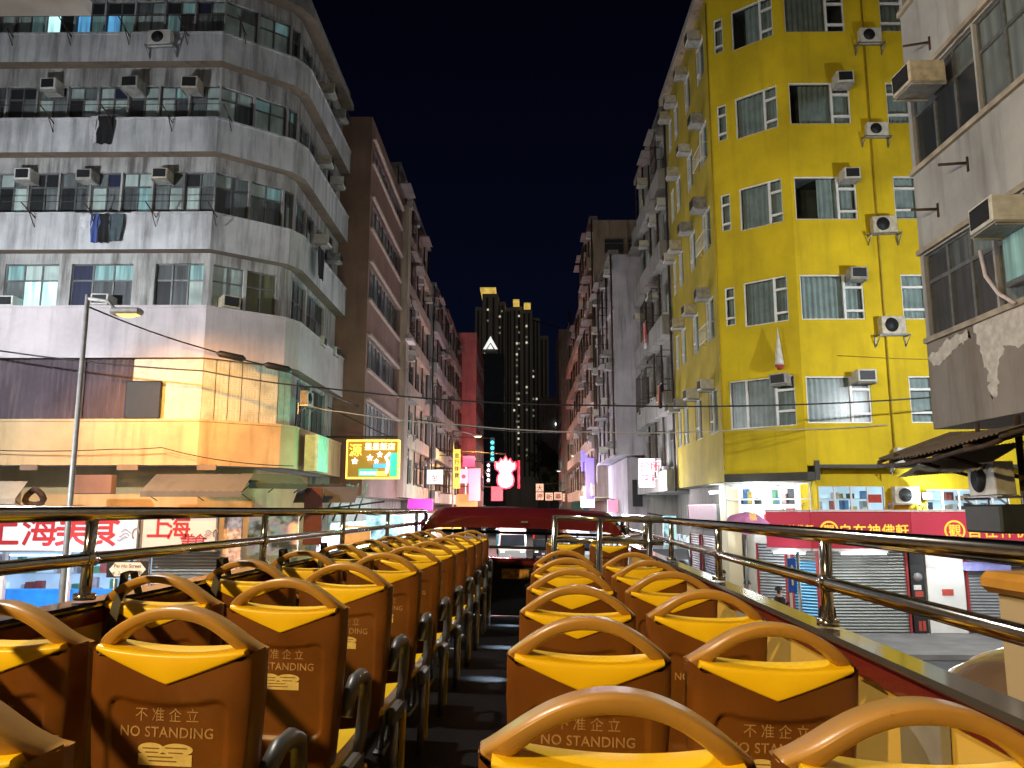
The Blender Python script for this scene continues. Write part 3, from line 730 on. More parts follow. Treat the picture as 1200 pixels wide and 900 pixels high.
# soffit of the overhanging street corner
b = MB(); b.add([(6.5, 33.4, 4.6), (6.5, 25.7, 4.6), (8.55, 24.0, 4.6), (8.55, 33.4, 4.6)], [(0, 1, 2, 3)]); part('soffit', b, m_whitewall, B2)
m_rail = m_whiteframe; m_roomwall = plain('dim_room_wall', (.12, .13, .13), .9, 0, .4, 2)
for (fi, s0, s1, z0, z1, cols) in yw:
    f = YF[fi]; fm = MB(); pm = MB(); cm = MB(); a = s0; tot = sum(c[0] for c in cols); t = .035
    for ci, (cw, rows) in enumerate(cols):
        bb = a + (s1 - s0) * cw / tot; z = z0; rt = sum(rows)
        for r_ in rows:
            y = z + (z1 - z0) * r_ / rt
            fm.box(a, -.12, z, a + t, -.03, y, 0, f.M); fm.box(bb - t, -.12, z, bb, -.03, y, 0, f.M)
            fm.box(a + t, -.12, z, bb - t, -.03, z + t, 0, f.M); fm.box(a + t, -.12, y - t, bb - t, -.03, y, 0, f.M)
            pm.quad(f.pt(a + t, z + t, -.08), f.pt(bb - t, z + t, -.08), f.pt(bb - t, y - t, -.08), f.pt(a + t, y - t, -.08)); z = y
        a = bb
    w = part('window', fm, m_whiteframe, B2); part('pane', pm, m_glass, w)
    # curtain: covers most of the opening, sometimes open at one side
    x0, x1 = s0 + .02, s1 - .02
    q = random.random()
    if q < .14: x0 = s0 + (s1 - s0) * random.uniform(.15, .45)
    elif q < .24: x1 = s1 - (s1 - s0) * random.uniform(.15, .4)
    am = random.uniform(.02, .04); ph = random.uniform(0, 6)
    cm.grid(int((x1 - x0) / .018), 3, lambda i, j: f.pt(x0 + i * (x1 - x0), z0 + .01 + j * (z1 - z0 - .02), -.23 + am * math.sin(i * (x1 - x0) * 38 + ph + .8 * math.sin(i * 9)) * (1.15 - .3 * j)))
    part('curtain', cm, m_curtain, w)
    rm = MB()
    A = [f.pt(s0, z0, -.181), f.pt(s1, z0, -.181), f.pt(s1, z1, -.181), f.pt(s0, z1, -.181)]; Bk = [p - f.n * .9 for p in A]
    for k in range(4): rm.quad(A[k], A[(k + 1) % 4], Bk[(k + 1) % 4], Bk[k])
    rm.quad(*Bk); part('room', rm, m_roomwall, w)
YL = 'the yellow corner building'; GY = 'air conditioners on the yellow corner building'
for i, h in enumerate(HEADS):
    fl = ORD[i + 1]
    place_ac(f2, 1.78, h - .22, f'air conditioner in the left front window, {fl} floor of {YL}', GY, out=.02)
    place_ac(f2, 4.55, h - .28, f'air conditioner in the right front window, {fl} floor of {YL}', GY, out=.02)
    if i != 0: place_ac(f2, 2.75, h - 1.95, f'condenser on brackets between the front windows, {fl} floor of {YL}', GY, CU0)
    for k, y in enumerate((26.9, 29.2, 31.4, 32.8)):
        if k == 3 and i % 2: continue
        place_ac(f0, 33.4 - y, h + .02, f'air conditioner above the {("nearest", "second", "third", "farthest")[k]} street-side window, {fl} floor of {YL}', GY, out=.02)
place_ac(f2, 2.95, 4.98 + .12, 'condenser above the dark beam beside the rusty canopy on the yellow building', GY, CU0)
place_ac(f1, 2.05, 7.55, 'air conditioner in the wide corner window, lowest row of the yellow building', GY, out=.02)
for i in (1, 2, 3):
    b = MB(); s0, s1 = 33.4 - 27.6, 33.4 - 26.2
    for k in range(8): b.tube([f0.pt(s0 + (s1 - s0) * k / 7, HEADS[i] - 1.5, .22), f0.pt(s0 + (s1 - s0) * k / 7, HEADS[i] - .95, .22)], .012, 5)
    for z in (-1.5, -.95): b.tube([f0.pt(s0, HEADS[i] + z, 0), f0.pt(s0, HEADS[i] + z, .22), f0.pt(s1, HEADS[i] + z, .22), f0.pt(s1, HEADS[i] + z, 0)], .014, 5)
    part('window_guard', b, m_rail, B2)
# pipes and conduits on the front
b = MB()
for s, z0, z1 in ((2.62, 5.1, 21.3), (5.55, 5.1, 21.3)): b.tube([f2.pt(s, z0, .05), f2.pt(s, z1, .05)], .028, 6)
for z in (8.35,): b.tube([f2.pt(1.1, z + .05, .04), f2.pt(2.9, z - .05, .04), f2.pt(4.6, z - .1, .04)], .014, 5)
b.tube([f1.pt(.02, 5.0, .04), f1.pt(.02, 21.4, .04)], .02, 6)
part('drain_pipe', b, plain('yellow_brown_pipe', (.40, .28, .02), .6), B2)
# folded white parasol / banner hung below a chamfer window
b = MB(); b.tube([f1.pt(2.05, 9.35, .18), f1.pt(2.05, 9.1, .18), f1.pt(2.05, 8.3, .18), f1.pt(2.05, 8.16, .18)], [.012, .03, .13, .15], 10)
o = solo('folded_parasol', b, m_line, 'folded white parasol with red rim hanging on the yellow wall', 'parasol')
b = MB(); b.tube([f1.pt(2.05, 8.15, .18), f1.pt(2.05, 8.02, .18)], [.15, .06], 10); part('red_rim', b, m_cl_red, o)

# podium of the yellow building: recessed yellow band, shop windows, red sign, shutters
b = MB(); PF = Face((8.95, 24.45), (17.0, 24.45)); ph = [(.05, 2.05, 3.72, 4.45), (3.3, 5.8, 3.72, 4.35)]
wall(b, PF, 3.66, 4.98, ph, 0, .1); b.quad((8.95, 24.45, 3.66), (8.95, 24.45, 4.62), (8.95, 33, 4.62), (8.95, 33, 3.66), 0)
part('podium_wall', b, m_yellow, B2)
m_coolwall = glow('cool_shop_wall', (.62, .82, .95), .95, .3, 1)
st_cool = stock('lit_room_cool', (0.62, 0.85, 0.95), 0.85); st_warm = stock('lit_shop_warm', (1.0, 0.80, 0.50), 1.0); st_white = stock('lit_shop_white', (0.9, 0.95, 1.0), 1.3)
for (s0, s1, z0, z1) in ph: window(B2, PF, s0, s1, z0, z1, [(1, [1])] * (4 if s1 < 3 else 5), m_whiteframe, [m_glass], depth=.02, t=.05); shop_interior(B2, PF, s0 + .01, s1 - .01, z0 + .01, z1 - .01, m_coolwall, -.11, .5, 2, int(s0 * 10))
b = MB(); b.box(1.55, -.07, 3.95, 1.95, -.01, 4.2, 0, PF.M); part('red_notice', b, m_cl_red, B2)
# bright upper shop behind the corner, under the overhang
CFc = Face((7.3, 26.2), (9.0, 24.8))
shop_interior(B2, CFc, -.7, 2.15, 3.3, 4.55, glow('white_shop_wall', (.92, .97, 1.0), 1.5, .2, 1), -.02, .8, 2, 21)
b = MB()
for k in range(7): b.box(-.7 + k * .46, .01, 3.2, -.65 + k * .46, .06, 4.6, 0, CFc.M)
for z in (3.2, 4.05, 4.55): b.box(-.7, .065, z, 2.15, .10, z + .04, 0, CFc.M)
part('shop_window_frame', b, m_whiteframe, B2)
m_cornerwall = plain('cream_corner_wall', (0.75, 0.66, 0.45), .7, 0, .15, 1)
b = MB(); b.box(6.75, 26.6, .12, 7.2, 27.5, 4.58); part('corner_pillar', b, m_cornerwall, B2)
b = MB(); b.box(6.9, 27.5, .12, 7.2, 33.2, 4.58); part('ground_floor_wall', b, m_dark_plaster, B2)
# lower shopfronts with shutters (chamfer and front)
SF = Face((7.4, 25.9), (8.9, 24.65)); GFr = Face((8.9, 24.65), (17, 24.65))
b = MB(); wall(b, SF, .12, 3.3); wall(b, GFr, .12, 3.66); b.quad((7.4, 25.9, .12), (7.4, 33, .12), (7.4, 33, 3.3), (7.4, 25.9, 3.3)); part('shop_wall', b, m_whitewall, B2)
def shut(f, s0, s1, z1, mat, label, o=.06, split=None):
    b = MB(); b.box(s0, -.05, .14, s1, o, z1 if split is None else split, 0, f.M)
    if split: b.box(s0, -.05, split, s1, o + .01, z1, 1, f.M)
    t = solo('roller_shutter', b, mat, label, 'shutter', 'shutters of the right-hand shops'); g = MB()
    for s in (s0 - .06, s1):
        g = MB(); g.box(s, -.03, .14, s + .06, o + .05, z1, 0, f.M); part('guide_rail', g, m_redframe, t)
    return t
m_redframe = plain('red_painted_post', (0.35, 0.03, 0.03), .5)
shut(SF, .15, 1.0, 2.7, m_shutlight, 'pale roller shutter under the pink parasol')
shut(SF, 1.25, 1.95, 2.65, [m_shutblue, m_shutdark], 'roller shutter, blue below and dark above, beside the red post', split=2.2)
shut(GFr, .35, 2.62, 2.75, m_shutdark, 'wide olive grey roller shutter behind the blue street sign')
shut(GFr, 4.45, 7.0, 2.75, m_shutlight, 'striped pale roller shutter beside the box truck')
bt = signtext('poster_column', 'narrow black poster column between the shutter and the cream pillar', GFr, 2.72, 3.12, .14, 2.75, .16, m_blackrub, [])
b = MB(); b.cyl(GFr.pt(2.92, 1.75, .165), GFr.n, .13, .01, 20, 0); b.box(2.78, .162, 1.38, 3.0, .17, 1.52, 1, GFr.M); b.box(2.8, .162, 1.18, 3.05, .17, 1.34, 2, GFr.M); b.box(2.8, .162, .62, 3.05, .17, .98, 3, GFr.M); b.box(2.84, .162, .2, 2.93, .17, .48, 2, GFr.M); b.box(2.96, .162, .2, 3.05, .17, .48, 2, GFr.M)
part('poster', b, [m_greyink, m_line, m_cl_red, plain('green_poster', (.35, .5, .4), .6, 0, .7, 20)], bt)
b = MB(); b.box(3.2, -.02, .13, 4.3, .14, 3.0, 0, GFr.M); pil = solo('shop_pillar', b, m_whitewall, 'broad cream pillar between the two roller shutters', 'pillar')
b = MB(); b.box(3.62, .142, 1.22, 3.95, .155, 1.4, 0, GFr.M); solo('red_plate', b, m_cl_red, 'small red plate on the cream pillar', 'plate')
b = MB(); b.box(4.3, .15, 1.95, 5.6, .35, 2.2, 0, GFr.M); solo('lilac_banner_box', b, plain('lilac_paint', (.30, .30, .62), .5), 'lilac box sign across the striped shutter', 'box sign')
SS = Face((6.9, 33.2), (6.9, 27.5))
shut(SS, .3, 2.0, 2.8, m_shutdark, 'dusky roller shutter on the street side under the yellow building, farther one')
shut(SS, 2.5, 4.6, 2.8, m_shutlight, 'dusky roller shutter on the street side under the yellow building, nearer one')
signtext('dull_shop_board', 'unlit mauve shop board above the street-side shutters of the yellow building', SS, .2, 5.0, 3.1, 3.9, .1, plain('mauve_board', (.12, .07, .10), .5), [], edge=m_alu)
# red shop signs
m_signred = glow('lit_red_sign', (0.62, 0.035, 0.075), 0.62, .35, .5); m_signred2 = glow('lit_deep_red_sign', (0.42, 0.012, 0.03), 0.62, .3, .6)
m_gold = glow('gold_lettering', (1.0, 0.62, 0.05), 0.9); m_cream_edge = plain('pale_edge', (.7, .6, .62), .5)
def ring(t, f, s, z, o, r, ch):
    b = MB(); b.tube([f.pt(s + r * math.cos(a), z + r * math.sin(a), o + .02) for a in [i * math.pi / 16 for i in range(32)]], .028, 6, closed=True); b.text(ch, r * 1.35, f.pt(s, z - r * .5, o + .02), f.u, (0, 0, 1), 0, .03)
    part('round_emblem', b, m_gold, t)
R1, R2, R3 = Face((7.45, 24.75), (8.5, 23.85)), Face((8.5, 23.85), (11.45, 23.85)), Face((11.45, 23.85), (15.3, 23.6))
t = signtext('shop_sign', 'short red shop sign with gold lettering beside the pink parasol', R1, 0, R1.len - .02, 2.62, 3.68, 0, m_signred, [('觀自在神佛軒', .26, R1.len / 2, 3.08, m_gold, .02)], edge=None)
t = signtext('shop_sign', 'deep red shop sign with gold round emblem and characters over the olive shutter', R2, 0, R2.len - .02, 2.62, 3.68, 0, m_signred2, [('自', .40, 1.0, 2.98, m_gold, .03), ('在', .40, 1.42, 2.98, m_gold, .03), ('神', .40, 1.84, 2.98, m_gold, .03), ('佛', .40, 2.26, 2.98, m_gold, .03), ('軒', .40, 2.66, 2.98, m_gold, .03)])
ring(t, R2, .52, 3.14, .0, .25, '觀')
t = signtext('shop_sign', 'bright red shop sign with gold round emblem over the striped shutter', R3, 0, R3.len, 2.62, 3.68, 0, m_signred, [('自', .42, 1.75, 2.98, m_gold, .03), ('在', .42, 2.2, 2.98, m_gold, .03), ('神', .42, 2.65, 2.98, m_gold, .03), ('佛', .42, 3.1, 2.98, m_gold, .03), ('軒', .42, 3.55, 2.98, m_gold, .03)])
ring(t, R3, 1.2, 3.14, .0, .27, '觀')
b = MB()
for f in (R1, R2, R3): b.box(0, -.1, 3.685, f.len - .01, .06, 3.74, 0, f.M); b.box(0, -.12, 2.55, f.len - .01, .04, 2.612, 0, f.M)
solo('sign_trim', b, m_cream_edge, 'thin pale trim along the top and bottom of the red shop signs', 'trim')
# floodlight over the red sign and the lit condenser beside it
place_ac(PF, 2.55, 3.92, 'white condenser under the rusty canopy, lit by the glaring floodlight', GY, CU0, out=.1)
t = thing('floodlight', 'small glaring white floodlight beside the lower condenser', 'lamp', PF.pt(3.15, 4.05, .3))
b = MB(); b.bbox(-.14, -.10, 0, .14, .06, .2, .01, 0, PF.M.to_3x3().to_4x4()); part('housing', b, m_alu, t, False)
b = MB(); b.box(-.12, .062, .02, .12, .07, .18, 0, PF.M.to_3x3().to_4x4()); part('lens', b, glow('floodlight_lens', (.9, 1.0, 1.0), 30), t, False)
street_light(t, 'floodlight_lamp', 'POINT', PF.pt(3.15, 4.15, .55), 160, (.85, .97, 1.0), .08)

# ------------------------------------------------------------------ near grey building at the right edge
B3 = thing('grey_street_building', 'near grey rendered building with ribbon windows and flaking paint', 'building', (10, 6, 0))
NF = Face((7.3, 14.1), (7.3, -6.0))
hol3 = []; w3 = []
for z0, z1 in ((6.80, 8.30), (9.98, 11.52), (13.2, 14.7)):
    for k in range(9):
        s0 = .12 + k * 2.1; hol3.append((s0, s0 + 2.05, z0, z1)); w3.append((s0, s0 + 2.05, z0, z1))
b = MB(); wall(b, NF, 5.15, 18, hol3, 0, .14); b.quad((7.3, 14.1, 5.15), (7.3, 14.1, 18), (18, 14.1, 18), (18, 14.1, 5.15)); b.quad((7.3, 14.1, 5.15), (7.3, -6, 5.15), (9, -6, 5.15), (9, 14.1, 5.15), 1)
part('wall', b, [m_near_grey, m_soffit], B3)
b = MB(); wall(b, NF, 5.15, 6.70, (), 0, 0)
b.v = [tuple(Vector(v) + NF.n * .012) for v in b.v]; part('lower_wall', b, m_concrete, B3)
g_mirror = pane('smoky_glass', (0.045, 0.045, 0.05), 0.1, .5)
for (s0, s1, z0, z1) in w3: window(B3, NF, s0, s1, z0, z1, [(1, [.66, .34])] * 3, m_alu, [g_mirror, g_dark, g_grey, g_curt], (4, 2, 3, 1), depth=.06, t=.07)
b = MB()
for z in (6.69, 8.33, 9.87, 11.55, 13.09): b.box(0, 0, z, NF.len, .07, z + .09, 0, NF.M)
part('ledge', b, plain('beige_ledge', (.42, .36, .28), .8, 0, .4, 3), B3)
b = MB()
def blob(cs, cz, pts):
    out = []
    for i in range(len(pts)):
        (a, c_), (d, e) = pts[i], pts[(i + 1) % len(pts)]
        for k in range(7): q = k / 7; w_ = 0 if (k == 0 or (c_ > .7 and e > .7)) else .045; out.append((a + (d - a) * q + random.uniform(-w_, w_), c_ + (e - c_) * q + random.uniform(-w_, w_)))
    pts = out; b.prism([(cs + x, cz + z) for x, z in pts], NF.u, (0, 0, 1), NF.n * .008, NF.p0 + NF.n * .013)
blob(1.55, 5.9, [(-.05, .78), (.75, .8), (1.6, .78), (1.5, .35), (1.1, .2), (.72, .3), (.55, .05), (.45, -.32), (.30, -.5), (.22, -.33), (.25, -.05), (.1, .3)])
blob(.1, 6.3, [(-.08, .12), (.5, .3), (1.2, .36), (1.3, .2), (.9, .12), (.55, .02), (.2, -.05)])
part('flaked_paint', b, m_peel, B3, fixn=True)
place_ac(NF, 1.2, 10.95, 'large cream air conditioner jutting out of the near grey building', 'air conditioners on the near grey building', out=.2, scale=.98)
place_ac(NF, 3.15, 7.72, 'slatted cream air conditioner low on the near grey building', 'air conditioners on the near grey building', out=.2, scale=1.0001)
b = MB(); b.bbox(2.75, .02, 6.95, 3.6, .22, 7.75, .02, 0, NF.M); part('projecting_window', b, m_alu, B3); 
b = MB(); b.box(2.82, .225, 7.02, 3.53, .235, 7.68, 0, NF.M); part('projecting_pane', b, g_litteal, B3)
b = MB(); b.tube([NF.pt(2.05, 7.75, .12), NF.pt(2.2, 7.3, .16), NF.pt(2.45, 6.95, .14), NF.pt(2.75, 6.72, .1)], .03, 8); part('hose', b, m_cream_edge, B3)
for s, z in ((.75, 8.95), (1.75, 9.35), (.95, 12.0)):
    b = MB(); b.tube([NF.pt(s, z, 0), NF.pt(s - .25, z + .08, .35)], .025, 6); b.tube([NF.pt(s, z - .15, 0), NF.pt(s, z + .1, 0)], .03, 6); part('pole_socket', b, m_rust, B3)
# ground floor set back
b = MB(); b.quad((9.0, 14.1, .12), (9.0, -6, .12), (9.0, -6, 5.15), (9.0, 14.1, 5.15)); b.quad((9.0, 14.1, .12), (18, 14.1, .12), (18, 14.1, 5.15), (9.0, 14.1, 5.15)); part('ground_floor_wall', b, m_concrete, B3)
# rusty canopy
CN = thing('rusty_canopy', 'rusty corrugated street canopy hung from the near grey building', 'canopy', (6.4, 12, 4.6))
b = MB()
def can(i, j):
    y = 13.6 - i * 4.0; x = 7.3 - j * 1.55 * (1 - .55 * max(0, .35 - i))
    z = 5.05 - .45 * j - .08 * math.sin(i * 4) + .014 * math.sin(i * 4.0 / .11 * 6.283)
    return (x, y, z)
b.grid(200, 8, can); part('corrugated_sheet', b, plaster('rusty_corrugated_sheet', (.20, .15, .11), (.05, .03, .02), .7, 2), CN)
b = MB()
for i in (0, .2, .4, .6, .8, 1): b.tube([Vector(can(i, 0)) - Vector((0, 0, .06)), Vector(can(i, 1)) - Vector((0, 0, .06))], .03, 6)
for j in (0.02, .5, 1): b.tube([Vector(can(i / 10, j)) - Vector((0, 0, .10)) for i in range(11)], .035, 6)
b.tube([(7.2, 13.0, 4.3), (6.0, 12.9, 4.62)], .03, 6); b.tube([(7.2, 11.6, 4.2), (6.0, 11.6, 4.55)], .03, 6); b.tube([(7.15, 11.5, 3.6), (7.15, 11.5, 5.1)], .05, 8); b.tube([(7.2, 12.6, 3.9), (7.2, 12.6, 5.1)], .035, 8)
part('frame', b, m_rust, CN)
b = MB(); b.grid(160, 6, lambda i, j: (7.25 - .75 * j + .0, 13.9 - i * 2.4, 4.72 - .42 * j + .012 * math.sin(i * 2.4 / .09 * 6.283))); solo('translucent_awning', b, plaster('cream_corrugated_plastic', (.62, .56, .42), (.25, .18, .1), .5), 'cream corrugated plastic awning tucked under the rusty canopy', 'awning')
place_ac(NF, 2.4, 3.95, 'dark old condenser with round fan under the rusty canopy', 'air conditioners on the near grey building', CU0, out=.3)
b = MB(); b.bbox(6.55, 11.1, 3.42, 7.2, 12.0, 3.82, .03); solo('junction_box', b, plain('dark_green_box', (.03, .035, .03), .6), 'dark green box hanging below the old condenser', 'box')
def added_tube_lamp(label, f, s0, s1, z, o, power):  # tubes added to brighten the shutters and the overhang
    t = thing('added_tube_lamp', label, 'lamp', f.pt((s0 + s1) / 2, z, o), 0, 'added shop tube lamps')
    b = MB(); b.box(s0, o - .04, z + .03, s1, o + .04, z + .09, 0, f.M); part('housing', b, m_whiteframe, t)
    b = MB(); b.tube([f.pt(s0 + .05, z, o), f.pt(s1 - .05, z, o)], .018, 8); part('tube', b, glow('fluorescent_tube', (.9, .97, 1), 8), t)
    street_light(t, 'added_tube_light', 'POINT', f.pt((s0 + s1) / 2, z - .12, o + .1), power, (.85, .95, 1.0), .35)
added_tube_lamp('added white tube lamp under the short red sign', R1, .15, 1.2, 2.46, -.02, 45)
added_tube_lamp('added white tube lamp under the deep red sign', R2, .8, 2.2, 2.46, -.02, 75)
added_tube_lamp('added white tube lamp under the bright red sign', R3, .6, 2.0, 2.46, -.02, 60)
added_tube_lamp('added bare tube lamp under the yellow overhang above the corner shop', CFc, -.2, 1.4, 4.42, .75, 130)
added_tube_lamp('added bare tube lamp at the cream corner pillar under the yellow overhang', Face((6.6, 28.5), (6.6, 26.5)), .2, 1.6, 4.3, .0, 90)
# near left building: only the corner of a balcony slab shows at the top left
B4 = thing('pale_street_building', 'pale building on the near left, its balcony slab showing at the top', 'building', (-14, 4, 0))
b = MB(); b.box(-20, -6, 0.12, -10.2, 14.0, 20); part('wall', b, m_pink_plaster, B4)
b = MB(); b.box(-10.19, -6, 13.22, -8.35, 14.0, 13.5); part('balcony_slab', b, m_whitewall, B4)
b = MB(); b.box(-8.55, -6, 13.5, -8.4, 14.0, 14.4); part('balcony_wall', b, m_pink_plaster, B4)
for k in range(4):
    f = Face((-10.2, -5), (-10.2, 14)); window(B4, f, 1 + k * 4.5, 3 + k * 4.5, 8.0, 9.5, cells(3), m_alu, PANES, depth=-.07)
# ------------------------------------------------------------------ brown office block with ribbon windows
B5 = thing('brown_block', 'brown tiled block with long dark ribbon windows', 'building', (-12, 37, 0))
PB = [(-16, 32.35), (-6.5, 32.35), (-6.5, 42.4)]
BF = [Face(PB[i], PB[i + 1]) for i in range(2)]
RW = [(6.3, 8.25), (9.6, 11.0), (12.62, 14.2), (15.8, 17.1), (18.75, 19.75)]
b = MB(); wall(b, BF[0], 4.3, 20.7); wall(b, BF[1], 4.3, 20.7, [(.35, 8.6, z0, z1) for z0, z1 in RW], 0, .25); b.add([(-16, 32.35, 20.6), (-6.5, 32.35, 20.6), (-6.5, 42.4, 20.6), (-16, 42.4, 20.6)], [(0, 1, 2, 3)])
b.quad((-6.5, 42.4, 4.3), (-16, 42.4, 4.3), (-16, 42.4, 20.7), (-6.5, 42.4, 20.7))
b.quad((-6.5, 32.35, 4.3), (-6.5, 42.4, 4.3), (-16, 42.4, 4.3), (-16, 32.35, 4.3))
part('wall', b, m_brown, B5)
for i, (z0, z1) in enumerate(RW):
    window(B5, BF[1], .35, 8.6, z0, z1, [(1, [1])] * 9, m_alu, [g_dark, g_grey, g_curt], (5, 2, 2) if i else (2, 3, 4), depth=.14)
b = MB()
for z0, z1 in RW: b.box(.25, -.05, z0 - .12, 8.7, .10, z0, 0, BF[1].M); b.box(.25, -.05, z1, 8.7, .14, z1 + .10, 0, BF[1].M)
part('sill', b, plain('pale_brown_sill', (.42, .32, .26), .7, 0, .3, 3), B5)
b = MB(); b.box(8.95, -.1, 4.4, 9.9, .35, 20.2, 0, BF[1].M); part('stair_shaft', b, m_tan, B5)
for k, z in enumerate((9.9, 13.1)):
    window(B5, BF[1], 9.05, 9.8, z, z + 1.6, [(1, [.5, .25, .25])], m_alu, [g_litblue, g_litteal], (2, 1) if k == 0 else (0, 1), depth=-.37)
b = MB(); b.box(8.8, .3, 12.6, 10.05, .7, 12.75, 0, BF[1].M); part('ledge', b, m_cream_edge, B5)
b = MB(); b.box(-8.4, 32.4, .12, -8.0, 42.4, 4.3); part('ground_floor_wall', b, m_green_plaster, B5)
b = MB(); b.tube([(-8.8, 33.2, 20.6), (-8.8, 33.2, 21.9)], .3, 10); part('water_tank', b, m_tan, B5)

# ------------------------------------------------------------------ generic old tenements along the street
def tenement(name, label, f, depth, z0, z1, floors, bays, mat, panes, wt, par=None, lip=.0, bay=(.16, .84), hgt=(.32, .82), acp=.6, acgroup=None, short='tenement', front=None, shop=None, lit=None):
    ins = -f.n * depth
    c = (f.p0 + f.p1) / 2 + ins / 2
    t = thing(name, label, 'building', (c.x, c.y, 0))
    hs = (z1 - z0 - .4) / floors; st = f.len / bays; hh = []
    for i in range(floors):
        for k in range(bays): hh.append((k * st + bay[0] * st, k * st + bay[1] * st, z0 + (i + hgt[0]) * hs, z0 + (i + hgt[1]) * hs))
    b = MB(); wall(b, f, z0, z1, hh, 0, .2)
    A, Bq = f.p0, f.p1; C, D = f.p1 + ins, f.p0 + ins; up = lambda p, z: (p.x, p.y, z)
    for p, q in ((Bq, C), (C, D), (D, A)): b.quad(up(p, z0), up(q, z0), up(q, z1), up(p, z1))
    b.quad(up(A, z1 - .02), up(Bq, z1 - .02), up(C, z1 - .02), up(D, z1 - .02)); b.quad(up(A, z0), up(Bq, z0), up(C, z0), up(D, z0))
    part('wall', b, mat, t)
    b = MB(); b.box(0, -depth + .1, .12, f.len, -1.6, z0, 0, f.M); part('ground_floor_wall', b, m_grey_plaster, t)
    for n_, h in enumerate(hh):
        window(t, f, *h, cells(2, .3), m_alu, panes + [g_litcool, g_litwarm, g_litteal], list(wt) + [.25, .15, .5], depth=.08, t=.07)
        if random.random() < acp:
            fl, k = n_ // bays, n_ % bays
            place_ac(f, random.choice((h[0] + .1, h[1] - .1)), random.choice((h[3] - .15, h[2] - .45)), f'weathered air conditioner on {ORD[fl + 1]} floor, {ORD[k + 1]} bay of {short}', acgroup or 'air conditioners along the street', CU0 if random.random() < .25 else None, out=.04)
    b = MB()
    for i in range(floors):
        if par:
            zz = z0 + i * hs; b.box(0, .002, zz + .02, f.len, par, zz + hs * .27, 0, f.M)
        else: b.box(0, .002, z0 + i * hs - .06, f.len, .12, z0 + i * hs + .1, 0, f.M)
    part('balcony_band', b, mat, t)
    b = MB(); b.box(-.1, -.3, z1, f.len + .1, .25, z1 + .25, 0, f.M); part('cornice', b, m_dark_plaster, t)
    b = MB()
    for k in range(bays + 1):
        s = k * st + random.uniform(-.2, .2); b.tube([f.pt(s, z0, .12), f.pt(s, z1, .12)], .05, 6)
    for n_, h in enumerate(hh):
        if random.random() < .35:     # metal window cage
            for s in [h[0] + (h[1] - h[0]) * q / 5 for q in range(6)]: b.tube([f.pt(s, h[2] - .1, .45), f.pt(s, h[3], .45)], .015, 4)
            for z in (h[2] - .1, h[2] + .4, h[3]): b.tube([f.pt(h[0], z, 0), f.pt(h[0], z, .45), f.pt(h[1], z, .45), f.pt(h[1], z, 0)], .018, 4)
    part('pipes_and_cages', b, m_rust, t)
    for n_, h in enumerate(hh):
        if random.random() < .35:
            b = MB(); b.box(h[0] - .1, 0.13, h[3] + .12, h[1] + .1, .75, h[3] + .16, 0, f.M); part('window_hood', b, m_dark_plaster, t)
    if shop:
        ns = max(2, int(f.len / 3.2)); w = f.len / ns
        for k in range(ns):
            b = MB(); b.box(k * w + .15, -1.58, .14, (k + 1) * w - .15, -1.45, 2.5, 0, f.M); part('shop_front', b, shop[k % len(shop)], t)
    return t
OLD = [g_teal, g_grey, g_dark, g_curt]
tenement('grey_tenement', 'sooty tenement beyond the brown block with cluttered balconies', Face((-7.1, 42.6), (-7.1, 57.5)), 9, 4.4, 23.0, 6, 5, m_tan, OLD, (2, 3, 5, 4), .35, acp=.8, short='the sooty tenement', shop=[st_white, st_cool, st_warm])
tenement('old_tenement', 'lower grey tenement in front of the coral wall', Face((-6.7, 57.8), (-6.7, 70.0)), 9, 4.2, 20.4, 5, 4, m_grey_plaster, OLD, (3, 3, 4, 3), .4, acp=.8, short='the lower grey tenement', shop=[st_warm, st_cool])
tenement('green_tenement', 'narrow greenish tenement just before the coral wall', Face((-6.9, 70.2), (-6.9, 84.5)), 9, 4.2, 21.5, 5, 4, m_green_plaster, OLD, (3, 3, 4, 3), .4, acp=.7, short='the greenish tenement', shop=[st_white, st_warm])
B6 = thing('coral_building', 'coral red flat-sided building lit from below by neon', 'building', (-8, 93, 0))
b = MB(); b.box(-14, 85, 4, -4.95, 102, 22.9); b.box(-14.5, 84.9, 4, -7.9, 90, 23.8); part('wall', b, m_pinkwall, B6); street_light(B6, 'red_neon_glow', 'POINT', (-3.0, 76, 5), 2600, (1, .28, .30), .8)
f = Face((-4.95, 85), (-4.95, 102)); 
for i in range(5):
    for k in range(4): window(B6, f, 1 + k * 4, 3 + k * 4, 6 + i * 3.3, 7.6 + i * 3.3, cells(2), m_alu, OLD, depth=-.07)
# right side of the street
tenement('grey_balcony_tenement', 'grey balcony tenement adjoining the yellow building', Face((6.5, 42.0), (6.5, 33.5)), 9, 4.5, 21.6, 5, 4, m_grey_plaster, OLD, (3, 3, 5, 3), .45, acp=.9, short='the grey balcony tenement', shop=[st_cool, st_white])
tenement('lilac_tenement', 'pale lilac tenement whose blank side wall faces the junction', Face((5.0, 52.0), (5.0, 42.1)), 9, 6.6, 17.6, 4, 4, m_lilac, OLD, (4, 3, 3, 3), None, acp=.8, short='the lilac tenement')
b = MB(); b.box(5.6, 42.6, .12, 9, 52, 6.5); solo('recessed_podium', b, m_lilac, 'pale recessed podium wall under the lilac tenement', 'building')
b = MB(); b.box(5.85, 42.4, 3.9, 6.35, 42.55, 5.3); solo('dark_vent', b, m_dark, 'dark square vent on the pale podium wall', 'vent')
tenement('tall_tan_tenement', 'tall tan tenement with a top-floor penthouse above the lilac one', Face((4.9, 62.0), (4.9, 52.2)), 9, 4.6, 23.4, 6, 4, m_tan, OLD, (2, 3, 5, 3), .35, acp=.9, short='the tall tan tenement', shop=[st_warm, st_cool])
f = Face((4.95, 52.15), (9, 52.15))
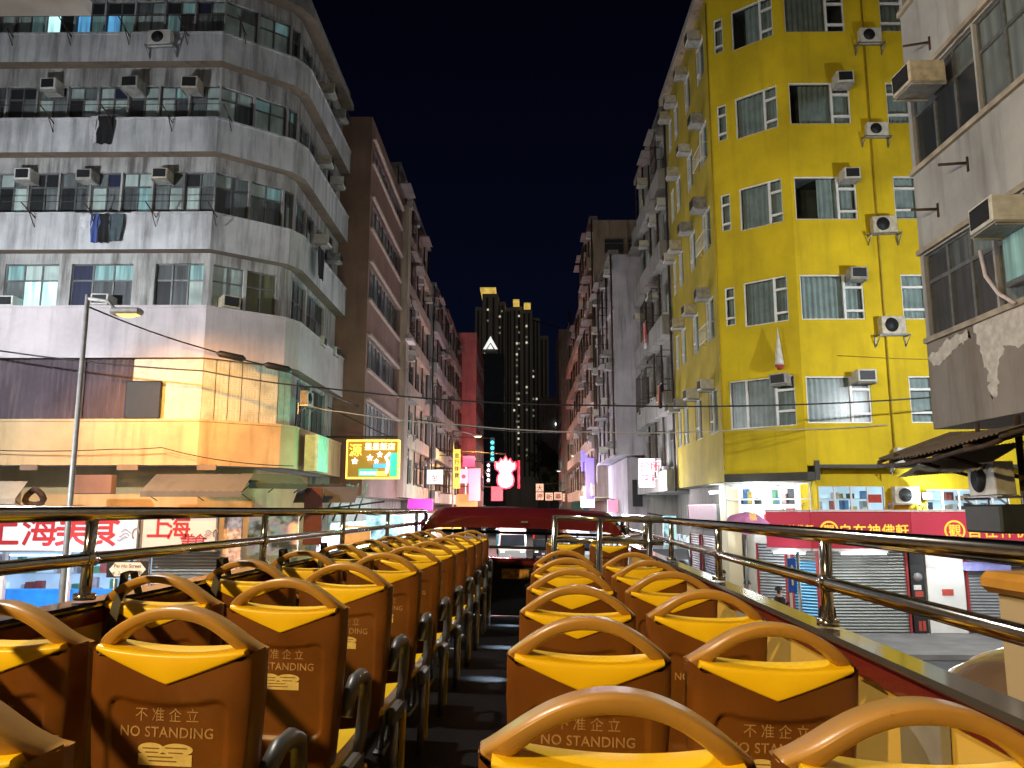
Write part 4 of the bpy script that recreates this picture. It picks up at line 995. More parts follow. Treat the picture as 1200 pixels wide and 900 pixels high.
B7 = [o for o in COL.objects if o.name.startswith('tall_tan_tenement')][0]
for z in (21.0, 18.4): window(B7, f, .7, 2.0, z, z + 1.0, cells(1), m_alu, [g_dark], depth=-.07); window(B7, f, 2.3, 3.6, z, z + 1.0, cells(1), m_alu, [g_dark], depth=-.07)
tenement('rosy_tenement', 'rosy narrow tenement crowded with air conditioners before the green net', Face((4.9, 78.0), (4.9, 62.3)), 9, 4.4, 20.0, 5, 5, m_tan, OLD, (3, 3, 4, 3), .5, acp=.95, short='the rosy tenement', shop=[st_warm, st_white])
m_net, N, L, P = nodes('green_scaffold_net')
c = coords(N, L, (1, 1, .3)); L.new(mix(N, L, (.012, .075, .055), (.03, .15, .10), ramp(N, L, noise(N, L, 1.2, 4, c), .3, .7)), P.inputs['Base Color']); P.inputs['Roughness'].default_value = .8
t = thing('scaffolded_building', 'building wrapped in green scaffold netting far down the street', 'building', (7, 88, 0))
b = MB(); b.box(4.9, 80, 3.2, 10, 96, 22.2); part('netting', b, m_net, t)
b = MB()
for k in range(9): b.tube([(4.84, 80 + 2 * k, .1), (4.84, 80 + 2 * k, 22.8)], .05, 5)
for k in range(7): b.tube([(4.84, 79.9, 3 + 3 * k), (4.84, 96, 3 + 3 * k)], .04, 5); b.tube([(4.8, 79.92, 3 + 3 * k), (10, 79.92, 3 + 3 * k)], .04, 5)
part('bamboo_pole', b, m_tan, t)
t = thing('distant_column_block', 'plain tan slab block behind the scaffold netting', 'building', (9, 150, 0))
b = MB(); b.box(6.9, 145, 0, 12, 160, 37); part('wall', b, m_tan, t); b = MB(); b.tube([(9, 146, 37), (9, 146, 41)], .25, 6); b.tube([(7, 146, 37.5), (2, 150, 40)], .15, 5); part('crane_mast', b, m_rust, t)
t = thing('distant_pink_block', 'small pinkish block below the scaffold netting', 'building', (7, 110, 0))
b = MB(); b.box(5.4, 104, 0, 9, 118, 19); part('wall', b, m_pinkwall, t)
for i in range(5): window(t, Face((5.4, 118), (5.4, 104)), 2, 12, 3 + i * 3.1, 4.6 + i * 3.1, cells(4), m_alu, OLD, depth=-.07)
t = thing('distant_grey_block', 'low grey block with two bright lamps behind the dark tree', 'building', (8, 170, 0))
b = MB(); b.box(3.6, 165, 0, 16, 178, 27); part('wall', b, m_dark_plaster, t)
b = MB(); b.box(8.0, 164.7, 8, 12, 164.98, 18.5); part('pale_wall', b, plain('pale_grey_wall', (.42, .42, .42), .8), t)
m_farlamp = glow('far_lamp', (.9, .95, 1), 3)
for x in (7.2, 9.6): b = MB(); b.cyl((x, 164.6, 21.3), (0, -1, 0), .35, .12, 12); part('lamp', b, m_farlamp, t)
# ------------------------------------------------------------------ high-rise towers
m_tower = plaster('tower_wall', (0.66, 0.58, 0.42), (.15, .13, .10), .4, .05); m_towerd = plain('dark_tower_recess', (.10, .095, .08), .6)
m_crown = glow('lit_crown', (.9, .62, .13), .75, .4, .3); m_flatlight = glow('lit_flat_window', (1.0, .90, .72), .85, .4, .5); m_flatdim = glow('dim_flat_window', (.6, .58, .42), .22)
def tower(label, blocks, crown, cols, base=(0, 0), seed=0):
    rn = random.Random(seed)
    t = thing('residential_tower', label, 'tower', (*base, 0), 0, 'high-rise towers at the end of the street')
    b = MB(); d = MB()
    for (x0, x1, y0, z1) in blocks:
        b.box(x0, y0, 0, x1, y0 + 20, z1)
        for x in [x0 + (x1 - x0) * q for q in (.3, .7)]: d.box(x - .5, y0 - .15, 20, x + .5, y0 - .02, z1 - 2)
    part('wall', b, m_tower, t); part('window_recess', d, m_towerd, t)
    for (x, y, zt, p) in cols:
        z = 30
        while z < zt:
            if rn.random() < p: w = MB(); w.box(x - .42, y - .3, z, x + .42, y - .16, z + 1.0); part('lit_window', w, m_flatlight if rn.random() < .45 else m_flatdim, t)
            z += 2.9
    c = MB()
    for (x0, x1, y0, z0, z1) in crown:
        c.box(x0 + .8, y0 + 1, z0, x1 - .8, y0 + 15, z1 - 1.6); c.box(x0 + .3, y0, z1 - 1.6, x1 - .3, y0 + 16, z1 - .8)
    part('lit_crown', c, m_crown, t)
    return t
tower('slim dark residential tower with one wide yellow lit crown', [(-24.3, -19, 402, 108), (-20.5, -12.2, 400, 114.5), (-13.5, -8.6, 403, 111)], [(-22, -13.2, 400, 114.5, 118.7)],
      [(-23.6, 402, 106, .33), (-17.6, 400, 111, .33), (-15.9, 400, 111, .4), (-18.8, 400, 111, .15), (-11.5, 403, 108, .22), (-10.4, 403, 108, .22)], (-16, 410), 3)
tower('wider stepped residential tower with two small lit crowns', [(-8.4, -4.5, 404, 108), (-5.5, 0.2, 402, 108), (-.5, 5.4, 400, 106), (4.9, 9.3, 402, 102), (8.9, 13.8, 404, 93)], [(-4.9, -1.0, 402, 108, 112.8), (.8, 4.9, 400, 106, 110.4)],
      [(-2.6, 402, 104, .38), (-1.5, 402, 104, .12), (2.4, 400, 100, .22), (5.8, 402, 98, .18), (7.5, 402, 98, .12), (11, 404, 90, .18), (-6, 404, 60, .15), (-4, 402, 60, .25), (-1.8, 402, 60, .4)], (3, 410), 5)
t = thing('glass_office_block', 'dark glassy office block with a lit white triangle on its roof', 'building', (-13, 330, 0))
b = MB(); b.box(-19.2, 325, 0, -7.5, 340, 68); part('wall', b, plain('dark_teal_glass', (.03, .05, .055), .25, 0, .4, .3), t)
b = MB(); ox, oz = -13.2, 70.2
b.prism([(-3.0, 0), (0, 5.4), (3.0, 0), (1.9, 0), (0, 2.9), (-1.9, 0)], (1, 0, 0), (0, 0, 1), (0, .8, 0), (ox, 326, oz)); b.prism([(-1.2, .1), (0, 2.2), (1.2, .1)], (1, 0, 0), (0, 0, 1), (0, .8, 0), (ox, 326, oz)); part('lit_triangle', b, glow('white_sign_light', (.95, .95, .9), 1.0), t, fixn=True)
b = MB(); b.box(-15.5, 327, 68, -11, 328, 70.4); part('triangle_mount', b, m_towerd, t)
# ------------------------------------------------------------------ street lamps
WARM = (1.0, .58, .16); COOL = (.92, .96, 1.0); NEUT = (1.0, .90, .78)
def lamp_post(label, base, head, col, power, spot=150, blend=.6, target=None, lensk=6.0, group='street lamps', lens=True, r=.085):
    t = thing('street_lamp', label, 'street lamp', (*base, .12), 0, group)
    b = MB(); zt = head[2] + .5; bx, by = base
    b.tube([(bx, by, .12), (bx, by, 1.4), (bx, by, 1.45), (bx, by, zt)], [r * 1.5, r * 1.5, r, r * .8], 12); part('pole', b, m_lamp_grey, t)
    b = MB(); h = Vector(head); p = Vector((bx, by, zt - .1)); d = Vector((h.x - bx, h.y - by, 0)).normalized()
    b.tube([p, p + (h + Vector((0, 0, .12)) - p) * .5 + Vector((0, 0, .08)), h + Vector((0, 0, .12)) - d * .3], [.05, .04, .035], 8); part('arm', b, m_lamp_grey, t)
    b = MB(); q = d.to_3d().cross(Vector((0, 0, 1)))
    M = Matrix(((d.x, q.x, 0, h.x), (d.y, q.y, 0, h.y), (0, 0, 1, h.z), (0, 0, 0, 1)))
    b.bbox(-.42, -.15, 0, .32, .15, .16, .045, 0, M); lh = part('lamp_head', b, m_lamp_grey, t)
    b = MB(); b.grid(8, 6, lambda i, j: M @ Vector((-.25 + .5 * i, -.11 + .22 * j, -.005 - .07 * math.sin(i * math.pi) * math.sin(j * math.pi)))); part('lens', b, glow('lamp_lens', col, lensk), lh)
    street_light(t, 'street_lamp_light', 'SPOT', (h.x, h.y, h.z - .12), power, col, .12, spot, blend, target or (h.x, h.y, 0))
    return t
# ------------------------------------------------------------------ wires over the junction
def wire(label, pts, r, mat, boxes=()):
    P_ = [Vector(p) for p in pts]; b = MB(); out = []
    for i in range(len(P_) - 1):
        for k in range(8):
            q = k / 8; v = P_[i].lerp(P_[i + 1], q); v.z -= .12 * 4 * q * (1 - q) * min(1, (P_[i + 1] - P_[i]).length / 8); out.append(v)
    out.append(P_[-1]); b.tube(out, r, 6)
    o = solo('overhead_cable', b, mat, label, 'cable', 'cables across the junction')
    for (p, d) in boxes:
        b = MB(); d = Vector(d).normalized(); p = Vector(p)
        b.tube([p - d * .42, p - d * .32, p + d * .32, p + d * .42], [.03, .10, .10, .03], 8); part('joint_case', b, m_blackrub, o)
    return o
m_cable = plain('black_cable', (.012, .012, .012), .6); m_cablew = plain('pale_cable', (.45, .42, .36), .6)
wire('black cable with two joint cases running from the lamp post to the white corner', [(-10.5, 18.5, 8.6), (-9.2, 22.4, 8.35), (-7.2, 23.6, 7.95), (-6.7, 33, 8.0)], .022, m_cable, [((-8.5, 22.7, 8.18), (2, 1.2, -.3)), ((-7.35, 23.45, 7.98), (2, 1.2, -.3))])
wire('long black cable sagging across the whole junction past the yellow building', [(-17, 22.4, 8.6), (-9.0, 22.0, 7.62), (-5.56, 22, 7.12), (2.1, 22, 6.62), (11.6, 22.2, 6.86), (16, 23.8, 7.4)], .022, m_cable)
wire('thin pale cable stretched across the street below the long black one', [(-7.2, 26.2, 7.2), (-5.6, 24.4, 6.74), (-1.86, 24, 6.29), (2.28, 24, 6.07), (6.66, 24, 6.14), (11, 23.9, 6.27)], .016, m_cablew)
wire('thin cable looping along the orange balcony of the corner tenement', [(-17, 23.3, 5.55), (-12, 23.2, 5.50), (-10.6, 23.2, 5.55), (-9, 23.3, 5.2), (-7.2, 25, 5.1)], .014, m_cable)
wire('second dark cable far down the street', [(-6.6, 50, 9.4), (0, 50, 8.6), (5, 52, 8.9)], .03, m_cable)

# ------------------------------------------------------------------ neon and lit signs
m_neonpink = glow('white_pink_neon', (1.0, .66, .74), 1.05, .45, 3.5); m_neonred = glow('red_neon', (1.0, .04, .08), 2.5); m_neonwhite = glow('white_neon', (1, 1, .95), 4.0)
m_neongreen = glow('green_neon', (.02, 1.0, .40), 2.2, .5, 1.5); m_neonyellow = glow('amber_neon', (1.0, .62, .08), 2.4); m_neonblue = glow('blue_neon', (.05, .35, 1.0), 1.6)
m_signbrown = glow('amber_lit_board', (.55, .26, .02), .55, .4, 1.5); m_neonteal = glow('teal_neon', (.1, .85, .85), 2.2)
# amber and green shop sign hung over the left pavement
GS = Face((-6.6, 30.0), (-4.7, 30.0))
t = thing('neon_shop_sign', 'amber and green neon sign board with white stars hung over the left pavement', 'neon sign', (-5.7, 30, 4.9))
b = MB(); b.box(0, -.3, 4.95, 1.9, 0, 6.3, 0, GS.M); part('board', b, m_signbrown, t)
b = MB()
for (a, c_, z0, z1) in ((-.05, 1.95, 6.3, 6.36), (-.05, 1.95, 4.89, 4.95), (-.05, 0, 4.95, 6.3), (1.9, 1.95, 4.95, 6.3)): b.box(a, -.3, z0, c_, .04, z1, 0, GS.M)
part('border_tube', b, m_neonyellow, t)
b = MB(); b.text('源', .5, GS.pt(.3, 5.78, .03), GS.u, (0, 0, 1), 0, .02); b.text('星星飯店', .28, GS.pt(1.22, 6.0, .03), GS.u, (0, 0, 1), 1, .05, spacing=1.08); part('lettering', b, [m_neonyellow, glow('pale_amber_neon', (1, .85, .3), 4)], t)
def star(f, s, z, o, r):
    return [(s + (r if k % 2 == 0 else r * .45) * math.sin(k * math.pi / 5), z + (r if k % 2 == 0 else r * .45) * math.cos(k * math.pi / 5)) for k in range(10)]
b = MB()
for (s, z, r) in ((.28, 5.55, .13), (.85, 5.68, .13), (1.22, 5.8, .12), (1.1, 5.55, .1)): b.prism(star(GS, s, z, 0, r), GS.u, (0, 0, 1), GS.n * .03, GS.p0 + GS.n * .01)
part('star', b, m_neonwhite, t, fixn=True)
b = MB()
for (s0, s1, z0, z1, mi) in ((.45, 1.15, 5.0, 5.25, 0), (.5, 1.1, 5.04, 5.16, 1), (1.0, 1.55, 5.3, 5.45, 2), (1.1, 1.5, 5.0, 5.16, 3), (1.62, 1.88, 4.98, 5.85, 0)): b.box(s0, .01 + .01 * mi, z0, s1, .03 + .01 * mi, z1, mi, GS.M)
b.tube([GS.pt(1.5, 5.1, .06), GS.pt(1.56, 5.5, .06), GS.pt(1.45, 5.7, .06), GS.pt(1.62, 5.85, .06)], .05, 6, 1)
part('neon_tube', b, [m_neongreen, m_neonwhite, m_neonblue, m_neonyellow], t)
b = MB(); b.tube([(-7.4, 29.85, 6.45), (-4.7, 29.85, 6.45)], .04, 6); b.tube([(-7.4, 29.85, 7.6), (-5.0, 29.85, 6.45)], .02, 5); part('bracket', b, m_rust, t)
street_light(t, 'sign_glow_green', 'POINT', (-5.2, 26.4, 5.2), 230, (.28, 1, .62), .3)
# big lotus / gourd neon
LN = Face((-2.5, 60), (0, 60))
t = thing('gourd_neon_sign', 'dazzling white pink neon sign shaped like a crowned gourd with red outline', 'neon sign', (-1.25, 60, 5.2))
pts = []
for a in [i * math.pi / 30 for i in range(61)]:
    pass
right = [(0, 7.68), (.12, 7.40), (.20, 7.34), (.33, 7.50), (.43, 7.26), (.52, 7.18), (.68, 7.26), (.75, 7.0), (.67, 6.72), (.50, 6.62), (.40, 6.45), (.52, 6.25), (.58, 5.95), (.50, 5.62), (.30, 5.42), (0, 5.36)]
outl = right + [(-x, z) for x, z in reversed(right[1:-1])]
o3 = Vector((-1.25, 60, 0))
b = MB(); b.prism(outl, (1, 0, 0), (0, 0, 1), (0, .25, 0), o3); part('gourd_face', b, m_neonpink, t, fixn=True)
b = MB(); b.tube([o3 + Vector((x * 1.1, -.08, 6.5 + (z - 6.5) * 1.06)) for x, z in outl], .045, 6, closed=True)
for x in (.95, 1.05): b.tube([o3 + Vector((x, -.05, 5.3)), o3 + Vector((x, -.05, 7.4))], .025, 5)
part('outline_tube', b, m_neonred, t)
b = MB(); b.tube([o3 + Vector((x, -.05, z)) for x, z in ((-.35, 6.9), (-.15, 6.75), (0, 7.15), (.15, 6.75), (.35, 6.9))], .02, 5); b.tube([o3 + Vector((x, -.05, z)) for x, z in ((-.3, 6.3), (0, 6.45), (.3, 6.3))], .02, 5); part('inner_tube', b, glow('soft_rose_neon', (1, .35, .5), 2), t)
b = MB(); b.tube([(-1.25, 60.15, 7.9), (-6.8, 60.3, 8.2)], .05, 6); b.tube([(-1.25, 60.15, 7.6), (-1.25, 60.15, 7.95)], .04, 6); part('bracket', b, m_rust, t)
street_light(t, 'gourd_glow', 'POINT', (-1.25, 57.0, 5.0), 900, (1, .6, .65), .5)
def lightbox(label, x0, x1, y, z0, z1, mat, words=(), edge=None, group='lit sign boxes down the street', name='lit_sign_box', power=0, col=(1, 1, 1)):
    f = Face((x0, y), (x1, y))
    t = signtext(name, label, f, 0, f.len, z0, z1, 0, mat, [(w, s, a, z, m, .02) for (w, s, a, z, m) in words], 'sign', group, edge, .25)
    b = MB(); side = -6.9 if x0 < 0 else 5.0
    b.tube([((x0 + x1) / 2, y + .12, z1 - .05), (side, y + .12, z1 + .1)], .03, 5); part('bracket', b, m_rust, t)
    if power: street_light(t, 'sign_fill', 'POINT', ((x0 + x1) / 2 + (1.3 if x0 < 0 else -1.3), y - 2.2, (z0 + z1) / 2 - .6), power, col, .5)  # added fill lamp set off the sign, brightens the street facades
    return t
m_boxpink = glow('lit_pink_box', (1.0, .30, .45), 1.0, .2, 1); m_boxhot = glow('lit_hot_pink_box', (1.0, .08, .22), 1.0, .2, 1); m_boxyellow = glow('lit_yellow_box', (1.0, .72, .08), 1.1, .4, 1.2); m_boxcream = glow('lit_cream_box', (1.0, .62, .42), .9, .15, 1)
m_boxpurple = glow('lit_violet_box', (.35, .25, 1.0), .9, .3, 1); m_boxwhite = glow('lit_white_box', (1, .95, 1), 1.2, .2, 1); m_boxcyan = stock('lit_cyan_box', (.30, .85, 1.0), .9); m_orange = glow('lit_orange_box', (1.0, .42, .12), .7, .3, 1.2)
lightbox('tall pale pink lit box sign on the left below the coral wall', -4.0, -3.15, 60, 4.4, 6.8, m_boxpink, power=900, col=(1, .6, .65))
lightbox('small violet pink sign with a dark dot beside the tall pink one', -4.75, -4.05, 60, 5.7, 6.75, glow('lit_lilac_pink', (1, .42, .75), .8), [('●', .4, .35, 6.05, m_cl_red)])
lightbox('hot pink lit box sign above the tall pale pink one', -4.5, -3.6, 60.4, 6.95, 7.75, m_boxhot)
lightbox('narrow yellow lit sign with dark lettering at the left of the pink signs', -5.1, -4.65, 59.5, 5.3, 8.2, m_boxyellow, [(c_, .4, .22, 7.6 - k * .5, m_darkink) for k, c_ in enumerate('金行珠寶')])
lightbox('small teal vertical neon sign left of the gourd sign', -2.9, -2.5, 72, 8.0, 10.2, plain('dark_teal_board', (.01, .10, .12), .5), [('●', .42, .2, 8.1 + k * .5, m_neonteal) for k in range(4)])
lightbox('thin white bead sign beside the gourd sign', -3.0, -2.75, 68, 6.0, 7.8, plain('dark_violet_board', (.05, .02, .09), .5), [('●', .3, .12, 6.1 + k * .42, m_neonwhite) for k in range(4)])
lightbox('orange lit board at the foot of the pink signs', -5.0, -3.4, 61, 3.4, 4.9, m_orange)
lightbox('red lit board below the gourd sign', -2.4, -1.5, 62, 4.4, 5.5, glow('lit_red_board', (.8, .02, .05), .7))
lightbox('white lit sign with faint red figure on the left pavement', -6.2, -5.2, 52, 5.4, 6.3, m_boxwhite, [('金', .5, .5, 5.6, m_cl_red)], power=520, col=(.75, 1, .88))
lightbox('magenta lit canopy sign on the left pavement', -6.0, -4.7, 42, 3.7, 4.3, glow('lit_magenta_box', (1, .05, .5), 1.0, .3, 1), [], power=450, col=(1, .75, .9))
for k, (x, z) in enumerate(((1.55, 5.75), (1.55, 4.8), (2.6, 4.75), (3.6, 4.8), (4.55, 4.65), (5.4, 4.55))):
    lightbox(f'square cream sign with a red character, {ORD[k + 1]} from the top left of the cluster' if k else 'topmost square cream sign with a red character over the road', x, x + .85, 90, z, z + .85, m_boxcream, [('大押新藥茶行'[k], .7, .42, z + .12, m_redink)])
lightbox('white and red lit sign under the grey balcony tenement', 5.35, 6.35, 36.5, 4.75, 6.05, m_boxwhite, [('診所', .48, .5, 5.5, m_neonred), ('牙科', .48, .5, 4.92, m_neonred)], power=650, col=(.95, .93, 1))
lightbox('violet lit box sign beside the lilac tenement', 4.3, 4.85, 54, 4.4, 7.2, m_boxpurple, power=900, col=(.72, .66, 1))
lightbox('small blue violet round sign far on the right', 4.3, 4.75, 58, 6.5, 8.0, m_boxpurple)
lightbox('tall cyan lit shop sign by the right pavement', 5.6, 6.1, 32.0, 1.6, 3.5, m_boxcyan, power=500, col=(.8, .95, 1))
lightbox('cyan lit vertical sign farther along the right pavement', 5.2, 5.7, 46, 1.4, 3.2, m_boxcyan, power=500, col=(.85, .95, 1))
lightbox('pale blue lit panel between the right-hand posts', 4.6, 5.1, 50, 1.0, 3.3, m_boxcyan)
lightbox('white glare sign above the front hood of the bus', 4.4, 5.4, 60, 3.9, 4.7, glow('glaring_white_box', (.8, 1, 1), 4), power=900, col=(.95, .93, 1))
lightbox('pink lit box under the lilac podium', 5.0, 6.2, 47, 3.6, 4.3, m_boxpink)
for k, (y, m, lab) in enumerate(((34, m_boxcyan, 'teal lit shop board'), (37, st_white, 'bright white lit shop board'), (40.5, stock('lit_blue_board', (.04, .3, .95), .9), 'blue lit shop board'), (46, st_white, 'glaring white shop window board'), (50, stock('lit_market_board', (1, .5, .18), .8), 'orange lit market board'), (66, m_boxyellow, 'distant yellow lit shop board'))):
    lightbox(f'{lab} on the left pavement beyond the green neon', -6.6, -5.0, y, 2.2, 3.5, m, group='shop boards on the left pavement', power=(500 if k in (1, 3) else 220), col=(.95, .97, 1))
b = MB(); b.box(-6.9, 27.0, .2, -6.8, 32, 2.9); solo('shop_window', b, st_white, 'lit shop window at the foot of the corner tenement, street side', 'shop window')
b = MB(); b.box(-7.9, 33, .2, -7.85, 42, 3.2); solo('shop_window', b, st_cool, 'cool lit shop window under the brown block', 'shop window')
b = MB(); b.box(-7.2, 26.2, 5.0, -6.75, 27.6, 6.2); solo('mint_panel_box', b, plain('mint_metal', (.30, .55, .42), .5, 0, .3, 4), 'mint green metal box on the corner beside the amber neon sign', 'box')
b = MB(); b.bbox(-6.6, 24.2, 2.7, -6.05, 24.32, 4.4, .01); solo('hanging_board', b, plain('maroon_board', (.09, .02, .02), .6), 'dark maroon hanging board at the left corner above the handrail', 'sign')
b = MB(); b.bbox(-6.0, 27, 2.3, -5.1, 27.1, 3.2, .01); solo('orange_board', b, m_orange, 'orange lit board at the corner behind the maroon board', 'sign')
b = MB()
for k in range(6): b.tube([(-7.0 + .35 * k, 25.2, 3.4), (-6.7 + .3 * k, 26.8, 4.6)], .03, 5)
b.tube([(-7.4, 25.1, 3.6), (-4.4, 25.6, 4.0)], .03, 5); b.box(-7.2, 25.4, 4.5, -5.6, 26.8, 4.54)
solo('awning_frame', b, m_rust, 'bare folding awning frame at the left corner', 'awning')
b = MB(); b.grid(10, 4, lambda i, j: (-7.0 + 1.9 * i, 25.0 - .6 * j, 4.45 - .5 * j)); solo('corner_awning', b, m_canvas_grey, 'grey flap awning under the folding frame at the left corner', 'awning')
# back wall signs of the left shops: pillar posters
b = MB(); b.box(-8.4, 22.6, .2, -7.9, 22.7, 3.6); solo('poster_board', b, plain('poster_print', (.6, .5, .5), .5, 0, .7, 9), 'narrow pale poster board right of the cream shop sign', 'poster')
b = MB(); b.box(-8.2, 24.0, 2.4, -6.7, 24.1, 3.6); solo('goods_display', b, stock('dim_goods', (.5, .55, .4), .25), 'dim goods display behind the handrail at the corner', 'display')
b = MB(); b.box(-7.6, 24.6, .2, -6.2, 24.7, 2.2); solo('goods_display', b, stock('dim_goods_low', (.6, .35, .3), .35), 'red and grey goods display low at the corner', 'display')

GF_ = Face((6.5, 42.0), (6.5, 33.5))
laundry('red top drying on the grey balcony tenement', GF_, 4.6, 12.6, [(0, .6, 1.0, m_cl_red), (.1, .3, 1.25, m_cl_white)], .6)
laundry('orange and black clothes drying beside the yellow wall', GF_, 8.2, 9.0, [(-.15, .45, .9, plain('orange_cloth', (.5, .16, .06), .9)), (.25, .3, 1.0, m_cl_black)], .6)
# ------------------------------------------------------------------ traffic lights, road sign, parasol
def traffic_light(label, x, y, zh):
    t = thing('traffic_light', label, 'traffic light', (x, y, .12), 0, 'green traffic lights')
    b = MB(); b.cyl((x, y, .12), (0, 0, 1), .06, zh + .4, 10); part('pole', b, m_lamp_grey, t)
    b = MB(); b.bbox(x - .17, y - .28, zh - .75, x + .17, y - .06, zh + .3, .03); part('housing', b, m_blackrub, t)
    b = MB(); b.cyl((x, y - .285, zh - .5), (0, -1, 0), .12, .02, 16); part('green_lens', b, glow('green_signal', (.05, 1, .55), 9), t)
    b = MB(); b.cyl((x, y - .285, zh - .2), (0, -1, 0), .12, .015, 16); b.cyl((x, y - .285, zh + .1), (0, -1, 0), .12, .015, 16); part('dark_lens', b, m_dark, t)
traffic_light('green traffic light on the left of the road ahead', -2.1, 45, 3.45)
traffic_light('green traffic light on the right of the road ahead', 3.9, 45, 3.2)
t = thing('road_sign', 'blue rounded road sign on a thin grey pole beside the shutters', 'road sign', (5.75, 17, .12))
b = MB(); b.cyl((5.75, 17, .12), (0, 0, 1), .035, 2.75, 10); part('pole', b, m_steel, t)
b = MB(); b.bbox(5.50, 16.93, 2.05, 5.68, 16.96, 2.75, .012); part('panel', b, plain('road_sign_blue', (.03, .12, .55), .4), t)
b = MB(); b.prism([(-.02, 0), (.02, 0), (.02, .3), (.06, .3), (0, .42), (-.06, .3), (-.02, .3)], (1, 0, 0), (0, 0, 1), (0, -.004, 0), (5.59, 16.928, 2.2)); part('white_arrow', b, m_line, t, fixn=True)
t = thing('parasol', 'pink round parasol over the pavement beside the red shop sign', 'parasol', (5.9, 21.3, .12))
b = MB()
def par(i, j):
    a = i * 2 * math.pi; r = .56 * j; return Vector((5.9 + r * math.cos(a), 21.3 + r * math.sin(a), 3.68 - .26 * j * j + .02 * math.cos(8 * a) * j))
tl = Matrix.Translation((5.9, 21.3, 3.0)) @ Matrix.Rotation(R(28), 4, 'X') @ Matrix.Translation((-5.9, -21.3, -3.0))
b.grid(40, 6, lambda i, j: tl @ par(i, j)); part('canopy', b, plain('pink_canvas', (.75, .30, .62), .7, 0, .15, 2), t)
b = MB(); b.tube([(5.9, 21.6, .12), (5.9, 21.4, 3.5)], .025, 8); part('pole', b, m_steel, t)
b = MB(); b.text('福', .2, tl @ Vector((5.9, 20.95, 3.74)), (1, 0, 0), (0, .3, .95), 0, .02); part('lettering', b, m_gold, t)

# ------------------------------------------------------------------ tree far down the street
m_leaf = plain('dark_leaf', (.018, .028, .012), .6, 0, .5, 2); m_bark = plain('bark', (.05, .04, .03), .9)
def tree(label, x, y, h, rx, rz, n, seed):
    rn = random.Random(seed); t = thing('street_tree', label, 'tree', (x, y, .1), 0, 'dark trees at the far end of the street')
    b = MB(); b.tube([(x, y, .1), (x + .1, y, h * .35), (x - .1, y, h * .7)], [.3, .22, .08], 8)
    for k in range(7):
        a = rn.uniform(0, 6.28); z = h * rn.uniform(.3, .55); b.tube([(x, y, z), (x + math.cos(a) * rx * .4, y + math.sin(a) * rx * .4, z + h * .15), (x + math.cos(a) * rx * .75, y + math.sin(a) * rx * .7, z + h * .22)], [.12, .07, .03], 6)
    part('trunk', b, m_bark, t)
    cl = [(rn.gauss(0, .45) * rx, rn.gauss(0, .45) * rx, rn.gauss(0, .38) * rz, rn.uniform(.5, 1.2)) for _ in range(34)]
    b = MB()
    for _ in range(n):
        c = rn.choice(cl); v = Vector((rn.gauss(0, 1), rn.gauss(0, 1), rn.gauss(0, 1))).normalized() * c[3] * rn.uniform(.5, 1.1)
        p = Vector((x + c[0], y + c[1], h * .68 + c[2])) + v; s = rn.uniform(.12, .24)
        a = Vector((rn.gauss(0, 1), rn.gauss(0, 1), rn.gauss(0, 1))).normalized(); d = a.orthogonal().normalized()
        b.quad(p - a * s, p + d * s * .5, p + a * s, p - d * s * .5)
    part('crown', b, m_leaf, t)
tree('large dark tree at the far end of the street right of the gourd sign', 4.2, 128, 15.5, 3.6, 4.4, 5200, 4)
tree('smaller dark tree beyond the square cream signs', 6.6, 118, 10.5, 2.4, 3.0, 2600, 9)

# ------------------------------------------------------------------ vehicles
m_tyre = m_blackrub; m_carglass = plain('car_glass', (.02, .03, .035), .08, 0, .2, 2); m_taillight = glow('tail_light', (1, .03, .02), 2); m_headlight = glow('head_light', (1, .95, .85), 3)
def vehicle(name, label, cat, x, y, prof, w, paint, glassbands, lights, wheels, plate=None, roofpaint=None):
    """prof: side outline (y,z); front faces the camera (-y)"""
    t = thing(name, label, cat, (x, y, 0))
    b = MB(); n = len(prof)
    def ring_(xx, k): return [(x + xx, y + (p[0]), p[1]) for p in prof]
    xs = [-w / 2, -w / 2 + .08, w / 2 - .08, w / 2]; sc = [.97, 1, 1, .97]; cy = sum(p[0] for p in prof) / n; cz = sum(p[1] for p in prof) / n
    vs = []
    for xx, q in zip(xs, sc): vs += [(x + xx, y + cy + (p[0] - cy) * q, cz + (p[1] - cz) * q) for p in prof]
    fs = [tuple(range(n)), tuple(3 * n + i for i in range(n - 1, -1, -1))]
    for r_ in range(3):
        for i in range(n): j = (i + 1) % n; fs.append((r_ * n + i, r_ * n + j, (r_ + 1) * n + j, (r_ + 1) * n + i))
    b.add(vs, fs); part('body', b, paint, t, fixn=True)
    for (y0, z0, y1, z1, share) in glassbands:
        b = MB(); d = Vector((0, y1 - y0, z1 - z0)).normalized(); nn = Vector((0, -d.z, d.y)) * .015
        A = [(x - w / 2 * share, y + y0, z0), (x + w / 2 * share, y + y0, z0), (x + w / 2 * share * .94, y + y1, z1), (x - w / 2 * share * .94, y + y1, z1)]
        b.quad(*[Vector(p) + nn for p in A]); part('windscreen', b, m_carglass, t)
    for (xx, yy, zz, m) in lights:
        b = MB(); b.bbox(x + xx - .14, y + yy - .04, zz - .08, x + xx + .14, y + yy + .04, zz + .08, .02); part('headlight', b, m, t)
    for (yy, r_) in wheels:
        for sx_ in (-1, 1):
            b = MB(); b.cyl((x + sx_ * (w / 2 - .02), y + yy, r_), (-sx_, 0, 0), r_, .2, 20); wl_ = part('wheel', b, m_tyre, t)
            b = MB(); b.cyl((x + sx_ * (w / 2 - .012), y + yy, r_), (sx_, 0, 0), r_ * .6, .012, 14); part('rim', b, m_steel, wl_)
    if plate:
        b = MB(); b.box(x - .26, y + plate[0] - .02, plate[1], x + .26, y + plate[0], plate[1] + .12); part('number_plate', b, m_line, t)
    return t
